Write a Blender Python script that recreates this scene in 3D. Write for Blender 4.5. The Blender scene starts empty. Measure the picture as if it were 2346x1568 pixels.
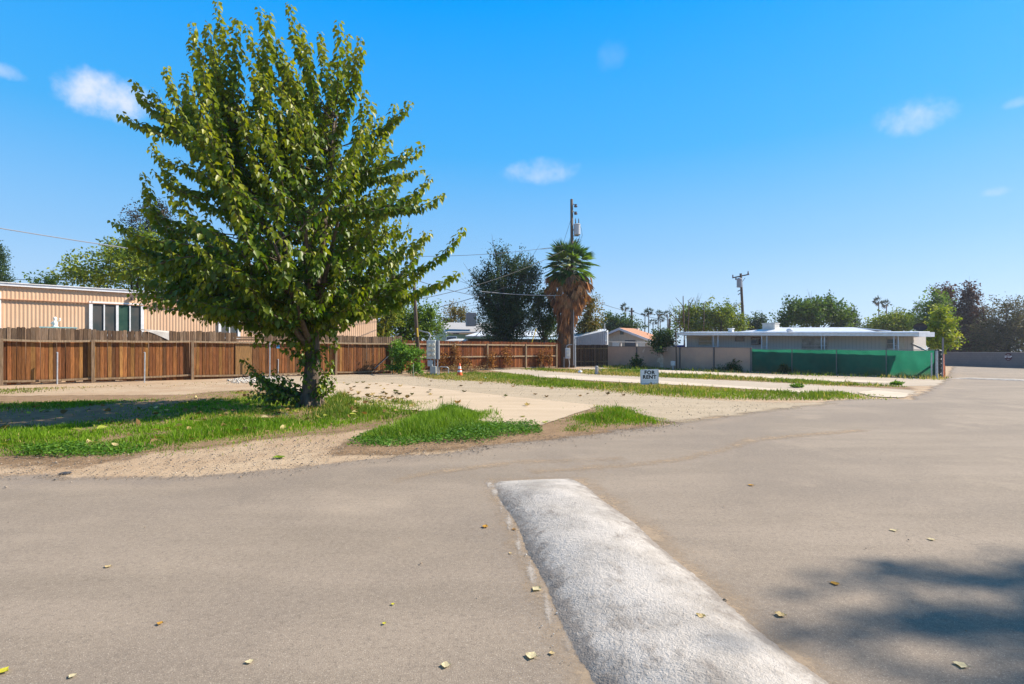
import bpy, math, random
import numpy as np
from mathutils import Vector, Matrix

random.seed(7)
rng = np.random.default_rng(11)
C = bpy.context.scene.collection
R = math.radians

# ---------------------------------------------------------------- camera
F, CX, HY, H = 1214.0, 1173.0, 804.0, 1.4      # focal length / centre / horizon measured on a 2346 px wide view, eye height
cam = bpy.data.cameras.new('camera'); cam_o = bpy.data.objects.new('camera', cam); C.objects.link(cam_o)
cam.sensor_width = 36; cam.lens = 36 * F / 2346; cam.shift_y = (HY - 784) / 2346
cam.clip_start = .05; cam.clip_end = 3000
bpy.context.scene.cycles.transparent_max_bounces = 24
cam_o.location = (0, 0, H); cam_o.rotation_euler = (R(90), 0, 0)
bpy.context.scene.camera = cam_o

# ---------------------------------------------------------------- light
SUN_AZ, SUN_EL = R(77), R(39)                     # azimuth clockwise from +Y
sv = Vector((math.sin(SUN_AZ) * math.cos(SUN_EL), math.cos(SUN_AZ) * math.cos(SUN_EL), math.sin(SUN_EL)))
sun = bpy.data.lights.new('sun', 'SUN'); sun.energy = 4.8; sun.angle = R(.53); sun.color = (1, .90, .76)
sun_o = bpy.data.objects.new('sun', sun); C.objects.link(sun_o)
sun_o.rotation_euler = sv.to_track_quat('Z', 'Y').to_euler(); sun_o.location = (30, 10, 40)

vs = bpy.context.scene.view_settings
vs.view_transform = 'Standard'; vs.look = 'None'; vs.exposure = 0.94; vs.gamma = 1

class NT:
    """tiny wrapper for wiring shader nodes"""
    def __init__(s, tree): s.t = tree; s.n = tree.nodes; s.l = tree.links; s.n.clear()
    def new(s, typ, **kw):
        o = s.n.new(typ)
        for k, v in kw.items(): setattr(o, k, v)
        return o
    def put(s, sock, v):
        if isinstance(v, bpy.types.NodeSocket): s.l.new(v, sock)
        elif v is not None:
            if sock.type == 'RGBA' and len(v) == 3: v = (*v, 1)
            sock.default_value = v
    def math(s, op, a, b=None, c=None, clamp=False):
        o = s.new('ShaderNodeMath', operation=op, use_clamp=clamp)
        for i, v in enumerate((a, b, c)):
            if v is not None: s.put(o.inputs[i], v)
        return o.outputs[0]
    def mix(s, f, a, b, blend='MIX'):
        o = s.new('ShaderNodeMix', data_type='RGBA', blend_type=blend)
        s.put(o.inputs[0], f); s.put(o.inputs[6], a); s.put(o.inputs[7], b)
        return o.outputs[2]
    def noise(s, vec, scale, detail=3, rough=.55, dist=0):
        o = s.new('ShaderNodeTexNoise'); s.put(o.inputs['Vector'], vec)
        o.inputs['Scale'].default_value = scale; o.inputs['Detail'].default_value = detail
        o.inputs['Roughness'].default_value = rough; o.inputs['Distortion'].default_value = dist
        return o.outputs[0]
    def vor(s, vec, scale, out='Distance', feature='F1'):
        o = s.new('ShaderNodeTexVoronoi', feature=feature); s.put(o.inputs['Vector'], vec); o.inputs['Scale'].default_value = scale
        return o.outputs[out]
    def step(s, v, a, b, lo=0., hi=1.):
        o = s.new('ShaderNodeMapRange', interpolation_type='SMOOTHSTEP')
        s.put(o.inputs[0], v)
        for i, x in zip((1, 2, 3, 4), (a, b, lo, hi)): o.inputs[i].default_value = x
        return o.outputs[0]
    def ramp(s, v, pts):
        o = s.new('ShaderNodeValToRGB'); s.put(o.inputs[0], v); e = o.color_ramp.elements
        while len(e) < len(pts): e.new(.5)
        for k, (p, c) in enumerate(pts): e[k].position = p; e[k].color = (*c, 1)
        return o.outputs[0]
    def pos(s, scale=None, rot=None):
        v = s.new('ShaderNodeNewGeometry').outputs['Position']
        if scale or rot:
            m = s.new('ShaderNodeMapping'); s.l.new(v, m.inputs[0])
            if scale: m.inputs['Scale'].default_value = scale
            if rot: m.inputs['Rotation'].default_value = rot
            v = m.outputs[0]
        return v
    def attr(s, name, out='Color'):
        return s.new('ShaderNodeAttribute', attribute_name=name).outputs[out]

w = bpy.data.worlds.new('World'); bpy.context.scene.world = w; w.use_nodes = True
t = NT(w.node_tree)
sky = t.new('ShaderNodeTexSky', sky_type='NISHITA', sun_disc=False, sun_elevation=SUN_EL, sun_rotation=SUN_AZ,
            air_density=1.0, dust_density=.6, ozone_density=3.0)
dirn = t.new('ShaderNodeTexCoord').outputs['Generated']
sx = t.new('ShaderNodeSeparateXYZ'); t.l.new(dirn, sx.inputs[0])
el = t.math('ARCSINE', sx.outputs[2]); az = t.math('ARCTAN2', sx.outputs[0], sx.outputs[1])
# deep autumn blue overhead, pale towards the horizon
tint = t.ramp(t.math('DIVIDE', el, 1.0, clamp=True),
              [(0, (.80, .86, .98)), (.10, (.82, .95, 1.10)), (.22, (.68, 1.02, 1.30)), (.38, (.28, 1.02, 1.55)), (.60, (.02, 1.04, 1.75)), (.74, (.20, .75, 1.0)), (1, (.35, .62, .70))])
skyc = t.mix(1.0, sky.outputs[0], tint, 'MULTIPLY')
base = t.ramp(t.math('DIVIDE', el, 1.0, clamp=True), [(0, (3.0, 3.9, 5.0)), (.05, (2.9, 3.9, 5.1)), (.18, (1.55, 3.1, 4.9)), (.35, (.40, 2.45, 5.0)), (.58, (.0, 1.95, 5.4)), (.75, (.35, 1.35, 3.0)), (1, (.5, 1.1, 2.1))])
skyc = t.mix(.86, skyc, base)
cl = None
n1 = t.noise(dirn, 8, 5, .6); n2 = t.noise(dirn, 30, 5, .62)
nn = t.math('ADD', t.math('MULTIPLY', t.math('SUBTRACT', n1, .5), 2.6), t.math('MULTIPLY', t.math('SUBTRACT', n2, .5), 2.1))
for px, py, wx, wy, a in ((240, 224, 140, 54, .9), (15, 168, 62, 20, .55), (1246, 398, 84, 32, .50), (2088, 268, 96, 46, .60),
                          (2335, 236, 40, 14, .35), (2280, 440, 52, 15, .4), (445, 525, 60, 26, .5), (1400, 130, 40, 34, .12), (560, 500, 60, 40, .4)):
    dx, dz = (px - CX) / F, (HY - py) / F
    a0 = math.atan2(dx, 1); e0 = math.atan2(dz, math.hypot(dx, 1)); wa = wx / F / (1 + dx * dx); we = wy / F / math.hypot(dx, 1)
    qa = t.math('DIVIDE', t.math('SUBTRACT', az, a0), wa); qe = t.math('DIVIDE', t.math('SUBTRACT', el, e0), we)
    # flat-bottomed puff: squeeze the lower half
    qe = t.math('MULTIPLY', qe, t.math('ADD', 1.0, t.math('MULTIPLY', t.math('LESS_THAN', qe, 0.0), .25)))
    r2 = t.math('ADD', t.math('MULTIPLY', qa, qa), t.math('MULTIPLY', qe, qe))
    m = t.step(t.math('SUBTRACT', t.math('ADD', .60, nn), r2), -.55, 1.45, 0, a)
    near = t.math('LESS_THAN', r2, 3.0)
    m = t.math('MULTIPLY', m, near)
    cl = m if cl is None else t.math('MAXIMUM', cl, m)
skyc = t.mix(cl, skyc, (4.9, 5.0, 5.5))
bg = t.new('ShaderNodeBackground'); t.put(bg.inputs[0], skyc); bg.inputs[1].default_value = .10
t.l.new(bg.outputs[0], t.new('ShaderNodeOutputWorld').inputs[0])

# ---------------------------------------------------------------- helpers
def G(px, py):
    d = F * H / (py - HY); return Vector(((px - CX) / F * d, d, 0))
def P(px, py, d):
    return Vector(((px - CX) / F * d, d, H - (py - HY) / F * d))
def at(px, d, z=0): return Vector(((px - CX) / F * d, d, z))
def zed(py, d): return H - (py - HY) / F * d
def hit(px, A, u):
    """distance along the ground line A + s*u at which it is seen in column px"""
    k = (px - CX) / F
    return (k * A[1] - A[0]) / (u[0] - k * u[1])

def tag(o, label=None, cat=None, group=None, kind=None):
    if label: o['label'] = label
    if cat: o['category'] = cat
    if group: o['group'] = group
    if kind: o['kind'] = kind
    return o
def thing(name, label, cat, loc=(0, 0, 0), group=None, rz=0):
    o = bpy.data.objects.new(name, None); o.empty_display_size = .2; C.objects.link(o)
    o.location = loc; o.rotation_euler = (0, 0, rz)
    return tag(o, label, cat, group)
def dup(root, loc, rz, label, group=None, scale=1):
    r = root.copy(); C.objects.link(r); r.location = loc; r.rotation_euler = (0, 0, rz); r.scale = (scale,) * 3
    r['label'] = label
    if group: r['group'] = group
    for ch in list(root.children):
        c = ch.copy(); C.objects.link(c); c.parent = r
        for g in list(ch.children):
            e = g.copy(); C.objects.link(e); e.parent = c
    return r

def link(name, me, mat, parent=None, origin=None, smooth=False):
    """link mesh data given in world coordinates, re-expressed about its parent (or origin)"""
    off = Vector((0, 0, 0)); p = parent
    while p is not None: off += Vector(p.location); p = p.parent
    if origin is not None: off = Vector(origin)
    if off.length: me.transform(Matrix.Translation(-off))
    if mat: me.materials.append(mat)
    if smooth: me.polygons.foreach_set('use_smooth', np.ones(len(me.polygons), dtype=bool))
    o = bpy.data.objects.new(name, me); C.objects.link(o)
    if parent: o.parent = parent
    elif origin is not None: o.location = origin
    return o

class MB:
    def __init__(s): s.v = []; s.f = []; s.c = []
    def add(s, vs, fs, col=(1, 1, 1)):
        b = len(s.v); s.v += [tuple(v) for v in vs]; s.f += [tuple(i + b for i in f) for f in fs]
        if col and isinstance(col[0], (tuple, list, np.ndarray)): s.c += [tuple(c) for c in col]
        else: s.c += [tuple(col)] * len(vs)
        return s
    def box(s, c, size, rz=0, col=(1, 1, 1), bev=0):
        hx, hy, hz = size[0] / 2, size[1] / 2, size[2] / 2; ca, sa = math.cos(rz), math.sin(rz)
        vs = []
        if bev:
            b = bev
            ring = lambda z, q: [(-hx + q, -hy + q * 0 + b * (q == 0) , z)]
            prof = [(-hz, b), (-hz + b, 0), (hz - b, 0), (hz, b)]
            for z, q in prof:
                for x, y in ((-hx + q + b, -hy + q), (hx - q - b, -hy + q), (hx - q, -hy + q + b), (hx - q, hy - q - b), (hx - q - b, hy - q), (-hx + q + b, hy - q), (-hx + q, hy - q - b), (-hx + q, -hy + q + b)):
                    vs.append((x, y, z))
            fs = [tuple(range(7, -1, -1)), tuple(range(24, 32))]
            for k in range(3):
                for i in range(8): fs.append((k * 8 + i, k * 8 + (i + 1) % 8, k * 8 + 8 + (i + 1) % 8, k * 8 + 8 + i))
        else:
            vs = [(x, y, z) for z in (-hz, hz) for x, y in ((-hx, -hy), (hx, -hy), (hx, hy), (-hx, hy))]
            fs = [(3, 2, 1, 0), (4, 5, 6, 7), (0, 1, 5, 4), (1, 2, 6, 5), (2, 3, 7, 6), (3, 0, 4, 7)]
        vs = [(c[0] + x * ca - y * sa, c[1] + x * sa + y * ca, c[2] + z) for x, y, z in vs]
        return s.add(vs, fs, col)
    def tube(s, path, rad, n=8, col=(1, 1, 1), cap=True):
        path = [Vector(p) for p in path]
        if not hasattr(rad, '__len__'): rad = [rad] * len(path)
        vs = []; fs = []; ref = Vector((.3, .9, .1)); cols = []
        for i, p in enumerate(path):
            d = (path[min(i + 1, len(path) - 1)] - path[max(i - 1, 0)]).normalized()
            a = d.cross(ref)
            if a.length < .05: a = d.cross(Vector((1, 0, 0)))
            a.normalize(); b = d.cross(a).normalized(); ref = b.cross(d) if b.length else ref; ref = b
            a = ref.cross(d).normalized() if False else a
            for k in range(n):
                q = 2 * math.pi * k / n
                vs.append(p + (a * math.cos(q) + b * math.sin(q)) * rad[i])
            ref = Vector((.3, .9, .1))
        for i in range(len(path) - 1):
            for k in range(n):
                fs.append((i * n + k, i * n + (k + 1) % n, (i + 1) * n + (k + 1) % n, (i + 1) * n + k))
        if cap: fs += [tuple(range(n - 1, -1, -1)), tuple(range((len(path) - 1) * n, len(path) * n))]
        return s.add(vs, fs, col)
    def cyl(s, c, r, h, n=16, r2=None, col=(1, 1, 1)):
        c = Vector(c); return s.tube([c, c + Vector((0, 0, h))], [r, r if r2 is None else r2], n, col)
    def lathe(s, c, prof, n=20, col=(1, 1, 1)):
        vs = []; fs = []
        for r, z in prof:
            for k in range(n):
                q = 2 * math.pi * k / n; vs.append((c[0] + r * math.cos(q), c[1] + r * math.sin(q), c[2] + z))
        for i in range(len(prof) - 1):
            for k in range(n): fs.append((i * n + k, i * n + (k + 1) % n, (i + 1) * n + (k + 1) % n, (i + 1) * n + k))
        return s.add(vs, fs, col)
    def slab(s, pts, th, col=(1, 1, 1)):
        """thick sheet: pts is a 3D polygon, extruded by vector/float th"""
        th = Vector((0, 0, th)) if not hasattr(th, '__len__') else Vector(th)
        n = len(pts); pts = [Vector(p) for p in pts]
        vs = pts + [p + th for p in pts]
        fs = [tuple(range(n - 1, -1, -1)), tuple(range(n, 2 * n))] + [(i, (i + 1) % n, n + (i + 1) % n, n + i) for i in range(n)]
        return s.add(vs, fs, col)
    def mesh(s, name):
        me = bpy.data.meshes.new(name); me.from_pydata(s.v, [], s.f)
        a = me.color_attributes.new('col', 'FLOAT_COLOR', 'POINT')
        cc = np.ones((len(s.v), 4), dtype=np.float32); cc[:, :3] = np.array(s.c, dtype=np.float32).reshape(-1, 3)
        a.data.foreach_set('color', cc.ravel()); me.update()
        return me
    def obj(s, name, mat, parent=None, origin=None, smooth=False):
        return link(name, s.mesh(name), mat, parent, origin, smooth)

def npmesh(name, V, faces, col=None, edge=None):
    """V (n,3); faces: list of (m,k) int arrays"""
    me = bpy.data.meshes.new(name); me.vertices.add(len(V)); me.vertices.foreach_set('co', np.asarray(V, np.float32).ravel())
    idx = np.concatenate([f.ravel() for f in faces]).astype(np.int32)
    tot = np.concatenate([np.full(len(f), f.shape[1]) for f in faces]); start = np.concatenate([[0], np.cumsum(tot)[:-1]]).astype(np.int32)
    me.loops.add(len(idx)); me.loops.foreach_set('vertex_index', idx)
    me.polygons.add(len(tot)); me.polygons.foreach_set('loop_start', start)
    if col is not None:
        a = me.color_attributes.new('col', 'FLOAT_COLOR', 'POINT'); cc = np.ones((len(V), 4), np.float32); cc[:, :3] = col
        a.data.foreach_set('color', cc.ravel())
    if edge is not None:
        a = me.attributes.new('edge', 'FLOAT', 'POINT'); a.data.foreach_set('value', np.asarray(edge, np.float32))
    me.update(calc_edges=True)
    return me

def nrm(a): return a / (np.linalg.norm(a, axis=-1, keepdims=True) + 1e-9)

LEAF_LOBED = (np.array([(0, 0, 0), (0, .5, -.02), (0, 1, -.14), (-.26, .10, .06), (-.38, .36, .10), (-.21, .66, .04), (.26, .10, .06), (.38, .36, .10), (.21, .66, .04)], float),
              [np.array([(0, 1, 2, 5, 4, 3)]), np.array([(0, 6, 7, 8, 2, 1)])])
LEAF_OVAL = (np.array([(0, 0, 0), (.3, .4, .06), (0, 1, -.05), (-.3, .4, .06)], float), [np.array([(0, 1, 2)]), np.array([(0, 2, 3)])])

def leaf_arrays(pos, d, nor, size, tmpl):
    """pos,d,nor (n,3), size (n,) -> V, faces"""
    T, FS = tmpl; n = len(pos); k = len(T)
    d = nrm(d); x = nrm(np.cross(d, nor)); z = np.cross(x, d)
    V = pos[:, None, :] + size[:, None, None] * (T[None, :, 0:1] * x[:, None, :] + T[None, :, 1:2] * d[:, None, :] + T[None, :, 2:3] * z[:, None, :])
    base = (np.arange(n) * k)[:, None, None]
    faces = [(f[None] + base).reshape(-1, f.shape[1]) for f in FS]
    return V.reshape(-1, 3), faces, k

def leaves_obj(name, pos, d, nor, size, col, mat, parent, tmpl=LEAF_OVAL):
    V, faces, k = leaf_arrays(pos, d, nor, size, tmpl)
    return link(name, npmesh(name, V, faces, np.repeat(col, k, axis=0)), mat, parent)

# ---------------------------------------------------------------- materials
def bsdf(t, col, rough=.8, bump=None, bstr=.3, bdist=.01, metal=0, spec=.3, alpha=None, extra=None):
    b = t.new('ShaderNodeBsdfPrincipled'); t.put(b.inputs['Base Color'], col); t.put(b.inputs['Roughness'], rough)
    b.inputs['Metallic'].default_value = metal; b.inputs['Specular IOR Level'].default_value = spec
    if bump is not None:
        bp = t.new('ShaderNodeBump'); bp.inputs['Strength'].default_value = bstr; bp.inputs['Distance'].default_value = bdist
        t.put(bp.inputs['Height'], bump); t.l.new(bp.outputs[0], b.inputs['Normal'])
    out = b.outputs[0]
    if extra: out = extra(b)
    if alpha is not None:
        m = t.new('ShaderNodeMixShader'); t.put(m.inputs[0], alpha)
        t.l.new(t.new('ShaderNodeBsdfTransparent').outputs[0], m.inputs[1]); t.l.new(out, m.inputs[2]); out = m.outputs[0]
    t.l.new(out, t.new('ShaderNodeOutputMaterial').inputs[0])
def newmat(name):
    m = bpy.data.materials.new(name); m.use_nodes = True; return m, NT(m.node_tree)

def M(name, c, c2=None, scale=4, stretch=None, rough=.7, bump=0, bscale=40, metal=0, spec=.3, attr=False, detail=4, dirt=None):
    m, t = newmat(name); p = t.pos(stretch)
    col = c
    if c2 is not None: col = t.mix(t.step(t.noise(p, scale, detail, .6), .3, .7), c, c2)
    if attr: col = t.mix(1.0, col, t.attr('col'), 'MULTIPLY')
    if dirt: col = t.mix(t.step(t.noise(t.pos(), dirt[1], 5, .7), .5, .75, 0, dirt[2]), col, dirt[0])
    bsdf(t, col, rough, t.noise(p, bscale, 3) if bump else None, bump, .01, metal, spec)
    return m

def leafmat(name, trans=.35, rough=.5, spec=.35):
    m, t = newmat(name); c = t.attr('col')
    c2 = t.mix(1.0, c, (1.25, 1.3, .45), 'MULTIPLY')
    def extra(b):
        tr = t.new('ShaderNodeBsdfTranslucent'); t.put(tr.inputs[0], c2)
        mx = t.new('ShaderNodeMixShader'); mx.inputs[0].default_value = trans
        t.l.new(b.outputs[0], mx.inputs[1]); t.l.new(tr.outputs[0], mx.inputs[2]); return mx.outputs[0]
    bsdf(t, c, rough, spec=spec, extra=extra)
    return m

m_leaf = leafmat('mulberry_leaf', .38, .42, .4)
m_foliage = leafmat('foliage', .3, .6, .2)
m_grass = leafmat('grass_blade', .35, .6, .15)
m_dry = leafmat('dry_leaf', .2, .8, .1)
m_bark = M('bark', (.14, .105, .075), (.07, .052, .04), 18, (1, 1, .25), .9, .8, 40)
m_darkbark = M('dark_bark', (.075, .06, .05), (.04, .033, .028), 14, (1, 1, .3), .9, .6, 30)
m_pole = M('creosote_pole', (.13, .095, .07), (.075, .055, .042), 16, (1, 1, .08), .85, .5, 30)
m_galv = M('galvanised_steel', (.50, .52, .54), (.38, .40, .42), 9, None, .5, 0, metal=.5)
m_greymetal = M('grey_meter_paint', (.40, .43, .45), (.33, .36, .37), 8, None, .5)
m_white = M('white_paint', (.88, .88, .88), (.80, .80, .81), 3, None, .5)
m_black = M('black_plastic', (.025, .025, .03), (.04, .04, .045), 6, None, .5)
m_wire = M('wire_black', (.045, .045, .05), None, rough=.6)
m_wiregrey = M('wire_grey', (.35, .36, .38), None, rough=.6)
m_yellow = M('yellow_guard', (.72, .48, .04), (.6, .4, .04), 5, None, .5)
m_plain = M('painted', (1, 1, 1), (.86, .86, .86), 5, None, .6, attr=True)
m_wood = None
# ---------------------------------------------------------------- the setting: ground sheets
def sdf(pts, poly):
    poly = np.asarray(poly, float); n = len(pts); best = np.full(n, 1e9); inside = np.zeros(n, bool)
    for i in range(len(poly)):
        a = poly[i]; b = poly[(i + 1) % len(poly)]; e = b - a; w_ = pts - a
        q = np.clip((w_ @ e) / (e @ e + 1e-12), 0, 1); best = np.minimum(best, np.linalg.norm(w_ - q[:, None] * e, axis=1))
        c = ((a[1] > pts[:, 1]) != (b[1] > pts[:, 1]))
        with np.errstate(divide='ignore', invalid='ignore'):
            xi = (b[0] - a[0]) * (pts[:, 1] - a[1]) / (b[1] - a[1]) + a[0]
        inside ^= c & (pts[:, 0] < xi)
    return np.where(inside, best, -best)

rows = list(np.arange(-7, 1, .25)); y = 1.0
while y < 75: rows.append(y); y *= 1.016
rows = np.array(rows); ratio = np.arange(-2.2, 2.21, .012)
GX = ratio[None, :] * np.maximum(rows, 6)[:, None]; GY = np.repeat(rows[:, None], len(ratio), 1)
GP = np.stack([GX.ravel(), GY.ravel()], 1)
nc = len(ratio)
def poly_px(pts, extra=()):
    return [tuple(G(*p)[:2]) for p in pts] + list(extra)

def sheet(name, poly, z, mat, margin=.45, height=None, parent=None, kind='structure'):
    d = sdf(GP, poly); keep = (d > -margin).reshape(GX.shape)
    q = keep[:-1, :-1] | keep[1:, :-1] | keep[:-1, 1:] | keep[1:, 1:]
    i, j = np.nonzero(q); a = i * nc + j
    f = np.stack([a, a + 1, a + nc + 1, a + nc], 1)
    used, inv = np.unique(f, return_inverse=True)
    V = np.zeros((len(used), 3)); V[:, :2] = GP[used]; V[:, 2] = z
    if height is not None: V[:, 2] += height(V[:, :2], d[used])
    me = npmesh(name, V, [inv.reshape(f.shape)], edge=d[used])
    return tag(link(name, me, mat, smooth=height is not None), kind=kind)

def edge_alpha(t, amp, sharp, s1=1.2, s2=9):
    e = t.attr('edge', 'Fac'); p = t.pos()
    n = t.math('ADD', t.math('MULTIPLY', t.math('SUBTRACT', t.noise(p, s1, 3), .5), amp * 1.6), t.math('MULTIPLY', t.math('SUBTRACT', t.noise(p, s2, 4, .7), .5), amp))
    n = t.math('ADD', n, t.math('MULTIPLY', t.math('SUBTRACT', t.noise(p, 55, 2, .7), .5), sharp * 1.5))
    return t.step(t.math('ADD', e, n), -sharp, sharp), e, p

# bare sandy dirt
m_dirt, t = newmat('sandy_dirt'); p = t.pos()
c = t.mix(t.step(t.noise(p, .55, 4, .6), .35, .65), (.39, .275, .178), (.45, .34, .232))
c = t.mix(t.step(t.noise(p, 3.5, 5, .7), .45, .75, 0, .6), c, (.27, .185, .115))
c = t.mix(t.step(t.noise(p, 45, 4, .75), .5, .75, 0, .55), c, (.20, .145, .10))
c = t.mix(t.step(t.vor(p, 28), .10, .03, 0, .6), c, (.48, .42, .36))
bsdf(t, c, .95, t.math('ADD', t.noise(p, 6, 4), t.math('MULTIPLY', t.noise(p, 60, 3), .4)), .7, .03, spec=.1)

# dusty old asphalt
m_asphalt, t = newmat('dusty_asphalt'); alpha, e, p = edge_alpha(t, .48, .13)
ps = t.pos((.22, 1.1, 1)); pr = t.pos((.35, .35, 1), (0, 0, R(-40)))
c = t.mix(t.step(t.noise(ps, 1.3, 5, .6), .3, .7), (.222, .178, .136), (.282, .226, .174))
c = t.mix(t.step(t.noise(p, .42, 4, .55), .42, .62, 0, .8), c, (.205, .165, .130))
c = t.mix(t.step(t.noise(pr, 2.0, 5, .65), .52, .75, 0, .5), c, (.37, .295, .22))
dust = t.step(t.math('ADD', e, t.math('MULTIPLY', t.noise(p, 1.1, 4), 1.1)), .35, 1.3, .55, 0)
c = t.mix(dust, c, (.38, .29, .205))
c = t.mix(t.step(t.math('ADD', e, t.math('MULTIPLY', t.math('SUBTRACT', t.noise(p, 2.2, 4), .5), .8)), .50, .10, 0, .55), c, (.17, .14, .118))
c = t.mix(t.step(t.noise(p, 1.7, 5, .72), .60, .74, 0, .45), c, (.15, .125, .10))
g1 = t.noise(p, 150, 2, .8); g2 = t.noise(p, 40, 4, .85)
g3 = t.vor(p, 75, 'Color'); g3 = t.math('ADD', t.math('MULTIPLY', g1, .5), t.math('MULTIPLY', t.new('ShaderNodeRGBToBW').outputs[0] if False else t.noise(p, 80, 2, .9), .5))
c = t.mix(t.step(g3, .46, .33, 0, .85), c, (.085, .068, .055))
c = t.mix(t.step(g3, .55, .68, 0, .7), c, (.52, .45, .36))
c = t.mix(t.step(g1, .57, .72, 0, .6), c, (.50, .43, .35))
c = t.mix(t.step(g2, .53, .66, 0, .6), c, (.13, .105, .085))
c = t.mix(t.step(g2, .44, .33, 0, .4), c, (.40, .335, .26))
c = t.mix(t.step(t.vor(p, 22), .075, .03, 0, .55), c, (.47, .42, .33))
bsdf(t, c, .9, t.math('ADD', g1, t.math('MULTIPLY', g2, .6)), .5, .004, spec=.25, alpha=alpha)

def slabmat(name, c1, c2, amp, sharp, speck, gr, bstr=.5, streak=(.3, 1, 1)):
    m, t = newmat(name); alpha, e, p = edge_alpha(t, amp, sharp)
    c = t.mix(t.step(t.noise(t.pos(streak, (0, 0, R(42))), 1.5, 5, .65), .3, .7), c1, c2)
    c = t.mix(t.step(t.noise(p, 2.2, 5, .7), .55, .8, 0, .5), c, tuple(.72 * x for x in c1))
    g = t.noise(p, speck, 3, .75)
    c = t.mix(t.step(g, .42, .28, 0, gr), c, tuple(.35 * x for x in c1))
    c = t.mix(t.step(g, .60, .74, 0, gr), c, tuple(min(.75, 1.5 * x) for x in c2))
    bsdf(t, c, .92, g, bstr, .02, spec=.15, alpha=alpha); return m
m_slab = slabmat('pale_concrete', (.44, .342, .238), (.51, .40, .288), .10, .03, 30, .16, .2)
m_slab2 = slabmat('worn_concrete', (.50, .41, .315), (.57, .475, .37), .14, .05, 20, .2, .2)
m_gravel = slabmat('gravel_drive', (.36, .288, .20), (.43, .346, .248), .5, .25, 26, .36, .7)
m_path = slabmat('grey_path', (.39, .32, .245), (.46, .385, .30), .3, .12, 14, .4, .6)
m_humus, t = newmat('brown_earth'); alpha, e, p = edge_alpha(t, .8, .3)
c = t.mix(t.step(t.noise(p, 4, 5, .7), .3, .7), (.20, .13, .075), (.30, .20, .12))
bsdf(t, c, .95, t.noise(p, 30, 4), .8, .03, spec=.1, alpha=alpha)

mb = MB(); S_ = 900
mb.add([(-S_, -S_, 0), (S_, -S_, 0), (S_, S_, 0), (-S_, S_, 0)], [(0, 1, 2, 3)])
tag(mb.obj('ground', m_dirt), kind='structure')

ROAD = poly_px([(-2600, 1086), (-900, 1090), (0, 1094), (264, 1096), (378, 1094), (520, 1088), (659, 1077), (745, 1064), (813, 1053), (1028, 1040), (1134, 1023),
                (1325, 1001), (1546, 972), (1700, 948), (1850, 926), (1960, 915), (2050, 915), (2092, 917), (2114, 904), (2135, 891), (2155, 878), (2174, 866), (2184, 840)],
               [(60, 48), (60, -20), (-40, -20)])
sheet('road', ROAD, .008, m_asphalt)
EARTH = poly_px([(-300, 915), (0, 908), (420, 905), (560, 893), (770, 905), (960, 925), (980, 955), (780, 990), (420, 1030), (200, 1062), (-300, 1066)])
sheet('bare_earth', EARTH, .004, m_humus, 1.0)
EARTH2 = poly_px([(780, 1015), (960, 1000), (1130, 965), (1240, 970), (1380, 940), (1560, 958), (1480, 985), (1180, 1020), (900, 1042), (780, 1040)])
sheet('bare_earth.001', EARTH2, .0052, m_humus, .8)
EARTH3 = poly_px([(930, 862), (1030, 846), (1290, 842), (1330, 850), (1700, 866), (2090, 888), (2080, 893), (1700, 900), (1232, 868), (1040, 866)])
sheet('bare_earth.002', EARTH3, .0062, m_humus, 1.0)
GRAVEL = poly_px([(560, 872), (640, 858), (890, 858), (960, 866), (1089, 874), (1217, 886), (1370, 896), (1537, 911), (1700, 922), (1900, 925), (1860, 930), (1700, 950), (1560, 968), (1500, 962), (1372, 935), (1131, 912), (874, 884), (690, 890)])
sheet('gravel_drive', GRAVEL, .012, m_gravel, .9)
SLAB = poly_px([(640, 884), (874, 877), (1131, 906), (1374, 931), (1243, 976), (1131, 980), (985, 946), (760, 925), (640, 905)])
sheet('concrete_slab', SLAB, .022, m_slab, .2)
sheet('grey_path', poly_px([(1100, 846), (1220, 846), (1240, 850), (1370, 859), (1515, 865), (1832, 880), (2090, 894), (2100, 905), (2030, 907), (1832, 896), (1640, 884), (1508, 874), (1370, 868), (1237, 866), (1180, 857)]), .0095, m_path, .9)
sheet('concrete_strip', poly_px([(1237, 863), (1275, 859.5), (1432, 869), (1508, 873), (1646, 883), (1832, 895), (1930, 899), (1930, 903), (1832, 901), (1646, 888), (1508, 881), (1432, 877), (1300, 870)]), .020, m_slab2, .5)
sheet('concrete_strip.001', poly_px([(1960, 900), (2010, 895), (2085, 903), (2070, 914), (2000, 910)]), .024, m_slab2, .4)
sheet('concrete_strip.002', poly_px([(1500, 847), (1600, 851), (1718, 860), (1900, 869), (2058, 875), (2050, 879.5), (1900, 875), (1718, 867), (1510, 856)]), .020, m_slab2, .5)
sheet('grey_path.001', poly_px([(1330, 843), (1390, 842), (1500, 846), (1718, 857), (1900, 863), (2140, 869), (2166, 872), (2150, 884), (2066, 886), (1900, 871), (1718, 863), (1500, 850), (1330, 846)]), .010, m_path, .8)

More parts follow.
